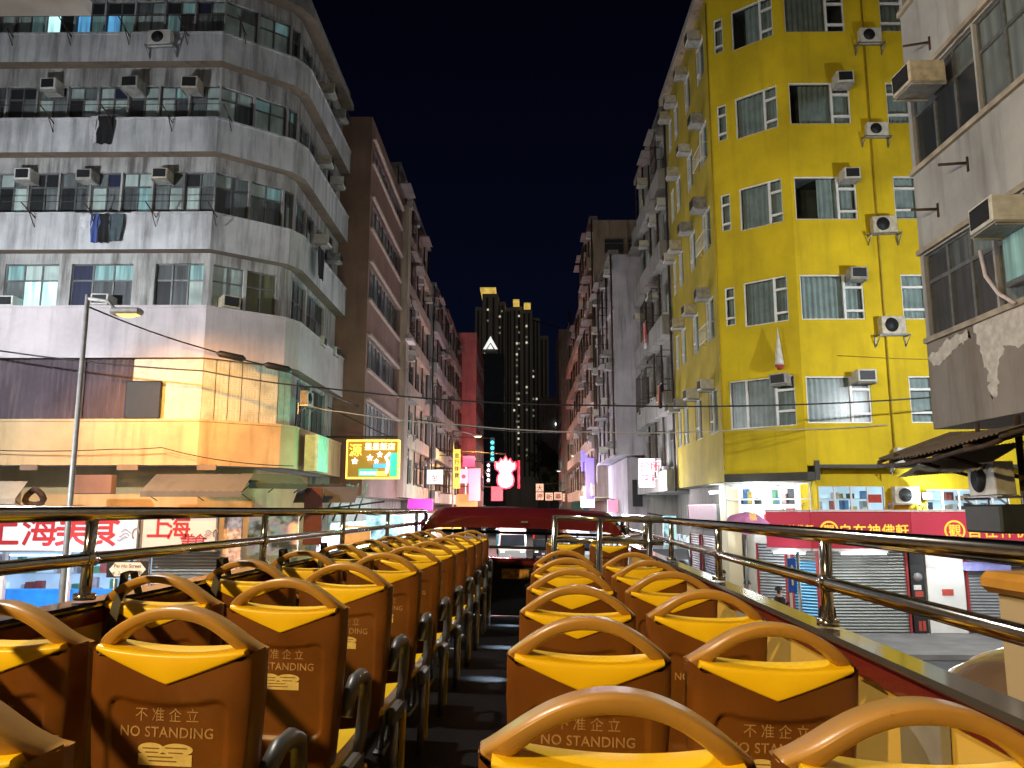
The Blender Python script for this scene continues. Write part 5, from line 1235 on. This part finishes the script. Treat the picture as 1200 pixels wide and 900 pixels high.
cream = plain('cream_vehicle_paint', (.62, .66, .60), .3, 0, .1, 2, coat=.5); darkp = plain('dark_vehicle_paint', (.03, .03, .035), .25, 0, .1, 2, coat=.6); bluep = plain('blue_truck_paint', (.03, .22, .42), .35, 0, .15, 2, coat=.4); redp = plain('red_taxi_paint', (.35, .03, .03), .3, 0, .1, 2, coat=.5)
mini = [(0, .35), (-.12, .9), (.05, 1.15), (.55, 2.0), (.85, 2.35), (6.2, 2.4), (6.4, 2.2), (6.4, .4)]
vehicle('minibus', 'pale cream minibus with large split windscreen facing the bus', 'minibus', -.7, 57, mini, 1.95, cream, [(.09, 1.2, .54, 1.96, .9)], [(-.7, -.1, .85, m_headlight), (.7, -.1, .85, m_headlight)], [(1.2, .36), (5.0, .36)], (-.15, .5))
truck = [(0, .45), (0, 1.4), (.25, 2.1), (1.7, 2.2), (1.75, 3.2), (6.5, 3.2), (6.5, .7)]
vehicle('blue_truck', 'blue box lorry behind the cream minibus', 'truck', -1.1, 68, truck, 2.2, bluep, [(.01, 1.42, .24, 2.05, .88)], [(-.8, -.02, .8, m_headlight), (.8, -.02, .8, m_headlight)], [(1.0, .42), (5.2, .42)])
car = [(0, .35), (-.05, .75), (.9, .95), (1.6, 1.45), (3.0, 1.5), (3.9, 1.05), (4.4, .95), (4.45, .4)]
vehicle('dark_car', 'dark saloon car on the right side of the road ahead', 'car', 1.7, 60, car, 1.8, darkp, [(.95, .98, 1.58, 1.43, .85)], [(-.65, .0, .68, m_headlight), (.65, .0, .68, m_headlight)], [(.8, .31), (3.6, .31)], (-.06, .45))
vehicle('red_taxi', 'red taxi queuing farther down the road', 'car', 1.9, 76, car, 1.75, redp, [(.95, .98, 1.58, 1.43, .85)], [(-.65, .0, .68, m_taillight), (.65, .0, .68, m_taillight)], [(.8, .31), (3.6, .31)])
vehicle('white_van', 'white van parked on the right before the market', 'van', 3.9, 52, mini, 1.9, cream, [(.09, 1.2, .54, 1.96, .9)], [(-.7, -.1, .85, m_taillight), (.7, -.1, .85, m_taillight)], [(1.2, .36), (5.0, .36)])
vehicle('grey_van', 'dark grey van parked under the yellow corner', 'van', 5.0, 28.2, mini, 1.9, plain('grey_van_paint', (.10, .10, .12), .35, 0, .1, 2, coat=.4), [(.09, 1.2, .54, 1.96, .9)], [(-.75, -.1, 1.0, m_cl_red), (.75, -.1, 1.0, m_cl_red)], [(1.2, .36), (5.0, .36)])

# ------------------------------------------------------------------ people on the right pavement
m_skin = plain('skin', (.48, .30, .22), .6, 0, .1, 10); m_hair = plain('black_hair', (.012, .010, .009), .6)
def person(label, x, y, rz, top, bottom, pose='stand', h=1.68, bag=None):
    k = h / 1.68
    V = [(0, 0, .95), (0, 0, 1.15), (0, .01, 1.38), (0, .01, 1.47), (0, 0, 1.57), (0, -.01, 1.66)]
    E_ = [(0, 1), (1, 2), (2, 3), (3, 4), (4, 5)]; RAD = [.13, .12, .135, .055, .085, .07]
    for s in (-1, 1):
        i = len(V); lift = .25 if pose == 'walk' else .0
        V += [(s * .09, 0, .88), (s * .10, -s * lift * .4, .5), (s * .10, s * lift * .6 * (-1), .09), (s * .11, -s * lift * .6 - .12, .05)]
        E_ += [(0, i), (i, i + 1), (i + 1, i + 2), (i + 2, i + 3)]; RAD += [.10, .065, .045, .04]
        j = len(V)
        if pose == 'phone' and s == 1: A = [(s * .18, 0, 1.38), (s * .23, -.02, 1.12), (s * .12, -.24, 1.22), (s * .08, -.30, 1.28)]
        elif bag and s == 1: A = [(s * .18, 0, 1.38), (s * .24, 0, 1.12), (s * .25, -.05, .88), (s * .25, -.06, .80)]
        else: A = [(s * .18, 0, 1.38), (s * .24, .03, 1.12), (s * .24, -.06, .88), (s * .235, -.09, .80)]
        V += A; E_ += [(2, j), (j, j + 1), (j + 1, j + 2), (j + 2, j + 3)]; RAD += [.065, .045, .033, .03]
    me = bpy.data.meshes.new('person'); me.from_pydata([tuple(q * k for q in v) for v in V], E_, [])
    o = bpy.data.objects.new('person', me); COL.objects.link(o)
    md = o.modifiers.new('skin', 'SKIN'); sl = me.skin_vertices[0].data
    for v, r_ in zip(sl, RAD): v.radius = (r_ * k, r_ * k * .8)
    sl[0].use_root = True
    o.modifiers.new('sub', 'SUBSURF').levels = 2
    dg = bpy.context.evaluated_depsgraph_get(); ev = o.evaluated_get(dg); m2 = bpy.data.meshes.new_from_object(ev)
    o.modifiers.clear(); o.data = m2
    for m in (top, bottom, m_skin, m_hair): m2.materials.append(m)
    for p in m2.polygons:
        z = p.center.z / k; ax = abs(p.center.x) / k; p.use_smooth = True
        if z > 1.50: p.material_index = 2 if (p.center.y < .015 and z < 1.66) else 3
        elif z > 1.44: p.material_index = 2
        elif ax > .17 and z < 1.14: p.material_index = 2
        elif z > .90: p.material_index = 0
        else: p.material_index = 1
    o.location = (x, y, .125); o.rotation_euler = (0, 0, rz); setp(o, label, 'person')
    hb = MB(); hb.grid(14, 8, lambda i, j: (math.cos(i * 6.283) * math.sin(j * 1.75) * .098 * k, (.018 + math.sin(i * 6.283) * math.sin(j * 1.75) * .105) * k, (1.60 + math.cos(j * 1.75) * .105) * k)); part('hair', hb, m_hair, o, False)
    f = MB(); f.tube([(0, -.085 * k, 1.60 * k), (0, -.108 * k, 1.565 * k), (0, -.085 * k, 1.555 * k)], [.008, .014, .012], 6, 0)
    for s in (-1, 1): f.cyl((s * .03 * k, -.078 * k, 1.605 * k), (0, -1, 0), .010, .008, 8, 1); f.cyl((s * .085 * k, 0, 1.58 * k), (s, 0, 0), .022, .012, 8, 0)
    f.box(-.025 * k, -.088 * k, 1.525 * k, .025 * k, -.08 * k, 1.532 * k, 2); part('face', f, [m_skin, m_hair, m_cl_red], o, False)
    if bag:
        b = MB(); b.bbox(.20 * k, -.16 * k, .42 * k, .34 * k, .10 * k, .80 * k, .03); part('bag', b, bag, o, False)
    return o
person('person in black and white top standing by the parasol stall', 6.5, 26.4, R(60), m_cl_white, m_cl_black, 'phone')
person('person in pale blue shirt beside the pale roller shutter', 6.2, 22.6, R(-60), plain('pale_blue_cloth', (.45, .62, .68), .9), m_cl_black)
person('dark haired person in patterned black top by the blue shutter', 6.55, 20.9, R(100), m_cl_black, m_cl_white, 'phone')
person('person in black carrying a red and white bag before the olive shutter', 7.0, 18.9, R(30), m_cl_black, m_cl_black, 'walk', 1.72, m_cl_red)
person('distant person in red on the right pavement', 6.3, 38.5, R(0), m_cl_red, m_cl_black, 'walk')
person('distant person in dark clothes on the right pavement before the lit shops', 5.9, 40.0, R(20), m_cl_black, m_cl_black)
# ------------------------------------------------------------------ open-top bus (upper deck)
DECK = EZ - 1.32
BM = Matrix.Translation((0, 0, DECK)) @ Matrix.Rotation(R(-2.0), 4, 'Z') @ Matrix.Rotation(R(1.6), 4, 'Y')
m_busred = plain('dark_red_bus_paint', (.10, .008, .010), .25, 0, .2, 3, coat=.6); m_cream = plain('cream_yellow_panel', (.52, .34, .07), .5, 0, .15, 2)
m_deck = plain('blue_black_vinyl', (.007, .0075, .0095), .36, 0, .5, 5, bumps=.3); m_ledge = plain('glossy_ledge', (.30, .27, .24), .10, .85, .2, 3); m_orangep = plain('orange_trim', (.50, .24, .03), .4)
bus = thing('open_top_bus', 'open top double deck bus with chrome handrails and dark red front hood', 'bus')
bus.matrix_world = BM
L_, R_, FR = -1.60, .87, 10.15
b = MB(); b.quad((L_, -2.5, 0), (R_, -2.5, 0), (R_, FR, 0), (L_, FR, 0)); part('deck_floor', b, m_deck, bus, False)
b = MB(); b.bbox(L_ - .02, -2.6, -2.15, R_ + .02, FR + .25, -.03, .1); part('lower_body', b, m_busred, bus, False)
WT = .96
for (xi, xo, nm) in ((L_ + .06, L_ - .02, 'left'), (R_ - .06, R_ + .02, 'right')):
    a, c_ = sorted((xi, xo)); b = MB()
    b.box(a + .004, -2.5, 0.002, c_ - .004, FR, WT - .057, 0); part('side_panel', b, m_cream, bus, False)
    b = MB(); b.box(a - .012, -2.5, WT - .055, c_ + .008, FR, WT - .012, 0); part('red_trim', b, m_busred, bus, False)
    b = MB(); b.bbox(a - .014, -2.5, WT - .01, c_ + .012, FR, WT + .015, .010); part('ledge', b, m_ledge, bus, False)
    for k in range(7):
        y = .25 + 1.65 * k; b = MB(); b.box(xi - .02 if xi > 0 else xi, y - .10, .02, xi if xi > 0 else xi + .02, y + .10, WT - .06); part('panel_rib', b, m_lamp_grey, bus, False)
    xr = (xi + xo) / 2; ZT, ZM = 1.262, 1.112
    hr = MB(); hr.tube([(xr, -2.4, ZT), (xr, FR - .35, ZT), (xr, FR - .2, ZT - .04), (xr, FR - .12, ZT - .25)], .024, 14); h = part('handrail', hr, m_chrome, bus, False)
    hr = MB(); hr.tube([(xr, -2.4, ZM), (xr, FR - .15, ZM)], .021, 14); part('lower_rail', hr, m_chrome, h, False)
    for k in range(7):
        y = -.65 + 1.65 * k; pb = MB(); pb.tube([(xr, y, WT + .02), (xr, y, ZT)], .019, 12); pb.tube([(xr, y - .026, ZM), (xr, y + .026, ZM)], .027, 12); pb.cyl((xr, y, WT + .02), (0, 0, 1), .035, .02, 12); part('rail_post', pb, m_chrome, h, False)
# stair guard
g = MB()
for x in (.0, .33, .70): g.tube([(x, 6.0, 0), (x, 6.0, 1.27)], .022, 12)
g.tube([(-.02, 6.0, 1.262), (.8, 6.0, 1.262)], .021, 12); g.tube([(0, 6.0, 1.10), (.8, 6.0, 1.10)], .02, 12)
g.tube([(.33, 6.0, 1.10), (.8, 7.6, 1.10)], .02, 12); part('stair_guard', g, m_chrome, bus, False)
b = MB(); b.box(.02, 6.02, 0, .78, 6.06, .80); part('stair_panel', b, m_cream, bus, False)
# front hood and bulkhead
b = MB()
def hood(i, j):
    x = L_ + .0 + (R_ - L_) * i; e = max(0, abs(i - .5) * 2); drop = .02 + .26 * max(0, (e - .80) / .20) ** 2.2 + .03 * e * e
    y = FR + .18 - .75 * (1 - j) - .2 * e ** 4 * (1 - j); z = 1.34 - drop - .10 * (1 - j) ** 2 + .03 * math.sin(j * 3)
    return (x, y, z)
b.grid(40, 10, hood)
b.grid(40, 1, lambda i, j: (Vector(hood(i, 0)) - Vector((0, -.02 * j, .13 * j * (1 if abs(i - .5) < .46 else .3)))))
b.grid(40, 10, lambda i, j: Vector(hood(i, j)) - Vector((0, 0, .13)))
for x in (L_ + .03, R_ - .03): b.tube([(x, FR - .35, 1.06), (x, FR - .18, .95), (x, FR - .05, .6)], [.05, .06, .07], 8); b.tube([(x, FR - .3, 1.12), (x, FR - .15, 1.0)], .06, 8)
part('front_hood', b, m_busred, bus, False)
b = MB(); b.box(-.38, FR - .58, 1.155, -.30, FR - .55, 1.17); part('hood_badge', b, m_alu, bus, False)
b = MB(); b.bbox(L_, FR - .05, 0.01, R_, FR + .2, .61, .02); part('front_bulkhead', b, m_deck, bus, False)
b = MB(); b.bbox(L_, FR - .07, 0.612, R_, FR + .2, .70, .02); part('front_sill', b, m_busred, bus, False)
b = MB()
for z in (.84, 1.02): b.tube([(L_ + .05, FR - .12, z), (R_ - .05, FR - .12, z)], .018, 10)
for x in (-.95, -.08, .30): b.tube([(x, FR - .12, .68), (x, FR - .12, 1.04)], .014, 8)
part('front_rail', b, m_blackrub, bus, False)
b = MB(); b.bbox(-.62, FR - .16, .46, -.28, FR - .06, .58, .01); b.bbox(-.20, FR - .16, .42, .02, FR - .06, .60, .01); part('front_notice', b, plain('orange_notice', (.75, .38, .06), .5, 0, .7, 25), bus, False)
# floor step lamps along the aisle
for k, y in enumerate((6.45, 7.9, 9.35)):
    t = thing('aisle_lamp', f'small white floor lamp under the right seats, {("nearest of three", "middle of three", "farthest of three")[k]}', 'lamp', group='aisle lamps on the bus deck')
    M = BM @ Matrix.Translation((-.13, y, .22)); t.matrix_world = M
    b = MB(); b.bbox(-.015, -.05, -.02, .02, .05, .03, .006); part('housing', b, m_blackrub, t, False)
    b = MB(); b.box(-.021, -.035, -.015, -.016, .035, .0); part('lens', b, glow('aisle_lamp_lens', (.75, .9, 1), 4), t, False)
    ld = bpy.data.lights.new('aisle_lamp_light', 'SPOT'); ld.energy = 330; ld.color = (.7, .87, 1); ld.spot_size = R(34); ld.spot_blend = .9; ld.shadow_soft_size = .03
    lo = bpy.data.objects.new('aisle_lamp_light', ld); COL.objects.link(lo); lo.parent = t; lo.location = (-.05, 0, .04); lo.rotation_euler = (Vector((-.29, 0, -.26))).to_track_quat('-Z', 'Y').to_euler()

# ------------------------------------------------------------------ bus seats
m_shell, N, L, P = nodes('orange_brown_plastic')
c = coords(N, L); k = mix(N, L, (.105, .034, .006), (.150, .050, .008), ramp(N, L, noise(N, L, 5, 4, c), .35, .65))
k = mix(N, L, k, (.06, .024, .010), ramp(N, L, noise(N, L, 34, 6, c, .8), .60, .74)); c9 = coords(N, L, (60, 60, 7)); k = mix(N, L, k, (.24, .12, .05), ramp(N, L, noise(N, L, 2.2, 5, c9, .7), .68, .76)); L.new(k, P.inputs['Base Color'])
rr = ramp(N, L, noise(N, L, 9, 5, c), .3, .7, (.30, .30, .30), (.48, .48, .48)); L.new(rr, P.inputs['Roughness']); bump(N, L, P, noise(N, L, 260, 2, c), .12, .002)
m_arch, N, L, P = nodes('worn_ochre_plastic')
c = coords(N, L); k = mix(N, L, (.32, .17, .045), (.40, .21, .04), ramp(N, L, noise(N, L, 6, 4, c), .35, .65))
k = mix(N, L, k, (.22, .10, .03), ramp(N, L, noise(N, L, 30, 6, c, .75), .62, .74)); L.new(k, P.inputs['Base Color']); P.inputs['Roughness'].default_value = .36; bump(N, L, P, noise(N, L, 300, 2, c), .10, .002)
m_pad, N, L, P = nodes('yellow_seat_plastic')
c = coords(N, L); k = mix(N, L, (.74, .46, .006), (.84, .56, .010), ramp(N, L, noise(N, L, 5, 5, c), .35, .65))
k = mix(N, L, k, (.30, .17, .02), ramp(N, L, noise(N, L, 28, 7, c, .85), .68, .78)); L.new(k, P.inputs['Base Color']); P.inputs['Roughness'].default_value = .38; bump(N, L, P, noise(N, L, 300, 2, c), .12, .002)
m_lettering = plain('faded_tan_lettering', (.42, .235, .10), .6, 0, .35, 60); m_sticker = plain('cream_sticker', (.66, .50, .20), .5, 0, .18, 40); m_stickerink = plain('sticker_ink', (.22, .12, .03), .6)
m_armgrey = plain('dark_grey_plastic', (.10, .10, .095), .4, 0, .25, 8); m_strap = plain('black_strap', (.03, .026, .022), .7)
HB = .035                                    # backrest lean per 0.1 m
def hw(z): return .180 + .034 * min(1, max(0, (z - .40) / .45)) ** .8
def yr(z): return -.05 - .10 * (z - .45)
def rear(t, z):
    d = .075; return yr(z) + d * (1 - (1 - min(1, abs(t)) ** 7) ** (1 / 7)) + .012 * t * t
def recess(x, z):
    cx, cz, w, h, r_ = 0, .70, .150, .155, .035
    qx, qz = abs(x - cx) - w + r_, abs(z - cz) - h + r_
    if z > cz: qz = (z - cz) - (h - .020 * (1 - (x / w) ** 2)) + r_
    d = math.hypot(max(qx, 0), max(qz, 0)) + min(max(qx, qz), 0) - r_
    s = min(1, max(0, (-d + .004) / .008)); return .010 * s * s * (3 - 2 * s)
def shell_mesh():
    b = MB(); nt, nz = 74, 84; ts = [-1 + 2 * i / nt for i in range(nt + 1)]
    ts = [math.copysign(1 - (1 - abs(t)) ** 1.0, t) for t in ts]
    def ztop(t): return .940 + .024 * max(0, (abs(t) - .86) / .14) ** .8
    rows = []
    for j in range(nz + 1):
        row = []
        for t in ts:
            z = .36 + (ztop(t) - .36) * j / nz; x = t * hw(z); row.append((x, rear(t, z) + recess(x, z), z))
        rows.append(row)
    vs = [p for r_ in rows for p in r_]; n = nt + 1
    fs = [(j * n + i, j * n + i + 1, (j + 1) * n + i + 1, (j + 1) * n + i) for j in range(nz) for i in range(nt)]
    b.add(vs, fs, 0, True)
    # side flanges, front face
    for s in (-1, 1):
        b.grid(2, nz // 4, lambda i, j, s=s: (s * (hw(.36 + .60 * j) - .006 * i), rear(1, .36 + .60 * j) + .035 * i, .36 + .60 * j), 0, True)
    b.grid(10, 12, lambda i, j: ((2 * i - 1) * (hw(.36 + .59 * j) - .006), rear(1, .36 + .59 * j) + .03 - .025 * (1 - (2 * i - 1) ** 2), .36 + .59 * j), 0, True)
    b.grid(24, 1, lambda i, j: ((2 * i - 1) * hw(.942) * .99, rear(2 * i - 1, .942) * (1 - j) + (rear(1, .942) + .03) * j, .942), 0, True)
    return b
def arch_mesh():
    b = MB(); n = 44; rings = []
    for k in range(n + 1):
        q = -1 + 2 * k / n; a = abs(q)
        xo, zo = q * .2135, .958 + .100 * (1 - a ** 2.0); xi, zi = q * .181, .938 + .090 * (1 - a ** 2.3)
        y0 = yr(.99) + .004 + .05 * a ** 9 + .10 * (1.03 - zo) * .6; D = .062; ym = .0
        L_ = lambda f: (xi + (xo - xi) * f, zi + (zo - zi) * f)
        pr = [(1.0, D), (1.0, .016), (.97, .008), (.86, .001), (.80, .0), (.22, .004), (.10, .007), (.02, .014), (.0, .022), (.0, D), (.5, D + .004)]
        rings.append([(L_(f)[0], y0 + y_, L_(f)[1]) for f, y_ in pr])
    m = len(rings[0]); vs = [v for r_ in rings for v in r_]
    fs = [(k * m + i, k * m + (i + 1) % m, (k + 1) * m + (i + 1) % m, (k + 1) * m + i) for k in range(n) for i in range(m)]
    fs += [tuple(range(m)), tuple(n * m + i for i in range(m - 1, -1, -1))]
    b.add(vs, fs, 0, True); return b
def pad_mesh():
    b = MB(); n = 40; W_ = .189; rows = []
    for k in range(n + 1):
        q = -1 + 2 * k / n; x = q * W_; zb = .885 + .069 * abs(q) ** 1.05; zt = .954 + .012 * q * q
        if zt < zb + .006: zt = zb + .006
        ya = lambda z: rear(q * .85, z) - .006
        F_ = rear(1, .95) + .030
        rows.append([(x, ya(zb) + .008, zb - .002), (x, ya(zb) + .001, zb), (x, ya(zb), zb + .003), (x, ya(zt), zt - .009), (x, ya(zt) + .002, zt - .003), (x, ya(zt) + .009, zt), (x, F_ - .02 - .02 * (1 - q * q), zt + .006), (x, F_ - .008 - .02 * (1 - q * q), zt + .002), (x, F_ - .02 * (1 - q * q), zt - .012), (x, F_ - .02 * (1 - q * q) + .01, zb - .05)])
    m = len(rows[0]); vs = [v for r_ in rows for v in r_]
    b.add(vs, [(k * m + i, (k + 1) * m + i, (k + 1) * m + i + 1, k * m + i + 1) for k in range(n) for i in range(m - 1)], 0, True)
    b.add(rows[0], [tuple(range(m))]); b.add(rows[-1], [tuple(range(m - 1, -1, -1))])
    return b
def lettering_mesh():
    b = MB(); on = lambda zc: (lambda u, v: (u, rear(u / hw(zc + v), zc + v) + recess(u, zc + v) - .0012, zc + v))
    b.text('不 准 企 立', .034, None or (0, 0, 0), (1, 0, 0), (0, 0, 1), 0, .012, mapf=on(.800))
    b.text('NO STANDING', .0335, (0, 0, 0), (1, 0, 0), (0, 0, 1), 0, .012, mapf=on(.762), spacing=1.05)
    return b
def sticker_mesh():
    b = MB()
    def put(pts, o, mi): b.add([(x, rear(x / hw(z), z) + recess(x, z) - .0012 - o, z) for x, z in pts], [tuple(range(len(pts)))], mi)
    b.grid(16, 2, lambda i, j: (lambda x, z: (x, rear(x / hw(z), z) + recess(x, z) - .0012, z))(-.068 + .136 * i, .698 + .026 * j), 0)
    for cx, w in ((-.036, .034), (.030, .040)): put([(cx + w * math.cos(a), .735 + .014 * math.sin(a)) for a in [i * .2618 for i in range(24)]], .0003, 0)
    for (x0, x1, z) in ((-.058, -.015, .735), (.0, .055, .737), (-.05, .045, .726), (-.045, .02, .716), (-.04, .03, .707)): put([(x0, z), (x1, z), (x1, z + .003), (x0, z + .003)], .0008, 1)
    return b
def make_seat(arm):
    t = thing('bus_seat', 'x', 'seat')
    part('backrest', SH, m_shell, t, False); part('grab_arch', AR, m_arch, t, False); part('head_pad', PD, m_pad, t, False)
    part('lettering', LT, m_lettering, t, False); part('sticker', ST, [m_sticker, m_stickerink], t, False)
    b = MB(); b.bbox(-.195, -.02, .40, .195, .40, .455, .02); b.grid(10, 8, lambda i, j: (-.18 + .36 * i, .0 + .39 * j, .458 + .012 * (2 * i - 1) ** 2 - .008 * math.sin(j * 3))); part('seat_cushion', b, m_pad, t, False)
    b = MB(); b.tube([(-.0, .10, .0), (.0, .10, .40)], .022, 10); b.tube([(0, .32, .0), (0, .32, .40)], .022, 10); b.bbox(-.03, .04, .0, .03, .38, .02, .004); part('leg', b, m_steel, t, False)
    if arm:
        b = MB(); x = arm * .225
        pts = [(x, .02, .60), (x, .045, .675), (x, .10, .70), (x, .20, .70), (x, .27, .675), (x, .29, .60), (x, .25, .48), (x, .18, .40)]
        b.tube(pts, [.022, .025, .026, .026, .026, .025, .024, .02], 10); b.bbox(x - .022, .02, .36, x + .022, .24, .44, .012); part('armrest', b, m_armgrey, t, False)
        b = MB(); b.bbox(x - .012, .30, .02, x + .012, .345, .36, .005); part('yellow_side_post', b, m_pad, t, False)
        b = MB(); b.tube([(x, .12, .0), (x, .12, .37)], .02, 10); part('side_leg', b, m_steel, t, False)
    return t
SH, AR, PD, LT, ST = shell_mesh(), arch_mesh(), pad_mesh(), lettering_mesh(), sticker_mesh()
seat_arm = make_seat(1); seat_plain = make_seat(0); used_seats = set()
CARD = ['nearest', 'second', 'third', 'fourth', 'fifth', 'sixth', 'seventh', 'eighth', 'ninth', 'tenth', 'farthest']
def put_seat(proto, x, y, label, strap=False):
    o = proto if proto.name not in used_seats else copy_tree(proto); used_seats.add(proto.name); used_seats.add(o.name)
    o.matrix_world = BM @ Matrix.Translation((x, y + .10, 0)) @ Matrix.Rotation(R(random.uniform(-1.2, 1.2)), 4, 'Z') @ Matrix.Rotation(R(random.uniform(-.5, .5)), 4, 'X') @ Matrix.Diagonal((.945, 1, 1.006, 1))
    o['label'] = uniq(label); o['group'] = 'seats on the open top deck'
    if strap:
        b = MB(); q = -.125 * 1.0
        pts = [(q - .03, -.105, .84), (q - .005, -.118, .90), (q, -.115, .955), (q + .0, -.08, 1.01), (q - .01, -.06, 1.055), (q - .012, .0, 1.06), (q, .03, .98)]
        for s in (-.5, .5): pass
        vs = []; 
        for p in pts: vs += [(p[0] - .016, p[1], p[2]), (p[0] + .016, p[1], p[2])]
        b.add(vs, [(2 * i, 2 * i + 1, 2 * i + 3, 2 * i + 2) for i in range(len(pts) - 1)], 0, True); part('strap', b, m_strap, o, False)
    return o
for n in range(11):
    y = 1.09 + .8 * n
    put_seat(seat_arm, -.925, y, f'orange bus seat with grey armrest, {CARD[n]} along the left side of the aisle')
    put_seat(seat_plain, -1.365, y, f'orange bus seat, {CARD[n]} along the left handrail' + (' with a black strap' if 2 <= n <= 5 else ''), strap=2 <= n <= 5)
for n in range(6):
    y = 1.18 + .8 * n
    put_seat(seat_plain, .065, y, f'orange bus seat, {CARD[n]} along the right side of the aisle')
    put_seat(seat_plain, .505, y, f'orange bus seat, {CARD[n]} along the right handrail')
put_seat(seat_plain, .13, 8.4, 'orange bus seat in the front row beyond the stair guard, aisle side')
put_seat(seat_plain, .58, 8.4, 'orange bus seat in the front row beyond the stair guard, right handrail side')

# ------------------------------------------------------------------ box truck beside the bus
m_boxp = plain('beige_truck_box', (.42, .33, .21), .5, 0, .08, .8); m_brownglass = plain('smoky_deflector', (.17, .11, .07), .2, 0, .3, 2, coat=1)
t = thing('box_truck', 'beige box truck standing close beside the right side of the bus', 'truck', (3.5, 1, 0))
b = MB(); b.bbox(2.25, -3.0, .95, 4.6, 3.95, 3.43, .06); part('cargo_box', b, m_boxp, t)
b = MB(); b.bbox(2.20, -3.0, 3.36, 4.65, 3.97, 3.46, .03); part('roof_rail', b, m_orangep, t)
b = MB(); cabp = [(4.15, .5), (4.15, 2.5), (4.9, 2.62), (5.7, 2.55), (6.25, 1.6), (6.35, .5)]
b.prism(cabp, (0, 1, 0), (0, 0, 1), (2.05, 0, 0), (2.4, 0, 0)); part('cab', b, m_boxp, t, fixn=True)
b = MB(); b.grid(16, 12, lambda i, j: (2.42 + 1.9 * i, 4.1 + 1.25 * j, 2.5 + .55 * math.cos(j ** 2 * 1.5) * (1 - .5 * abs(2 * i - 1) ** 5))); part('wind_deflector', b, m_brownglass, t)
b = MB(); b.quad((2.45, 5.73, 2.5), (4.4, 5.73, 2.5), (4.4, 6.22, 1.68), (2.45, 6.22, 1.68)); part('windscreen', b, m_carglass, t)
b = MB(); b.quad((2.39, 4.4, 1.7), (2.39, 5.5, 1.7), (2.39, 5.4, 2.4), (2.39, 4.4, 2.4)); part('side_window', b, m_carglass, t)
for y in (5.3, -1.2):
    for x in (2.4, 4.45):
        b = MB(); b.cyl((x - .15, y, .48), (1, 0, 0), .48, .3, 24); part('wheel', b, m_tyre, t)
b = MB(); b.bbox(2.14, 5.75, 1.9, 2.26, 5.95, 2.5, .03); b.tube([(2.4, 5.7, 2.45), (2.2, 5.85, 2.45)], .02, 6); part('side_mirror', b, m_blackrub, t)

# ------------------------------------------------------------------ lamps
lamp_post('grey street lamp with a lit amber head in front of the white corner tenement', (-10.5, 18.5), (-9.48, 18.5, 8.38), (1.0, .42, .07), 5200, 104, .75, (-9.6, 25.4, 2.6), 5.0, r=.068)
lamp_post('amber street lamp behind the bus on the left pavement', (-7.9, -4.8), (-6.2, -4.8, 8.4), (1, .71, .29), 6900, 150, .5, (-1, 1, 1))
lamp_post('added neutral street lamp beside the bus at the left kerb', (-5.7, 5.6), (-3.9, 5.8, 10.2), NEUT, 2600, 170, .4, (4, 10, 2))  # added out of view to brighten the near grey building
lamp_post('cool white street lamp on the cross street left of the junction', (-16.5, 15.5), (-14.8, 15.5, 9.0), COOL, 5400, 170, .3, (-10, 24, 8))
lamp_post('cool white street lamp on the cross street right of the junction', (16.0, 15.4), (13.6, 15.4, 8.0), COOL, 3900, 170, .3, (10, 24, 9))
lamp_post('amber street lamp over the left kerb beside the coral wall', (-5.2, 60), (-3.35, 60, 9.2), (1, .6, .12), 3000, 165, .4, None, 16)
for (x, y, col, p, lab) in ((-5.25, 74, NEUT, 4200, 'left kerb before the coral wall'), (5.25, 70, NEUT, 3600, 'right kerb before the green net'), (-5.2, 104, NEUT, 4000, 'left kerb beyond the coral wall'), (5.2, 98, NEUT, 4000, 'right kerb beyond the green net')):  # extra lamps added to brighten the far street
    lamp_post(f'added neutral street lamp on the {lab}', (x, y), (x - math.copysign(.7, x), y, 8.4), col, p, 178, .2, (x - math.copysign(3, x), y, 3), 2.5, r=.06)
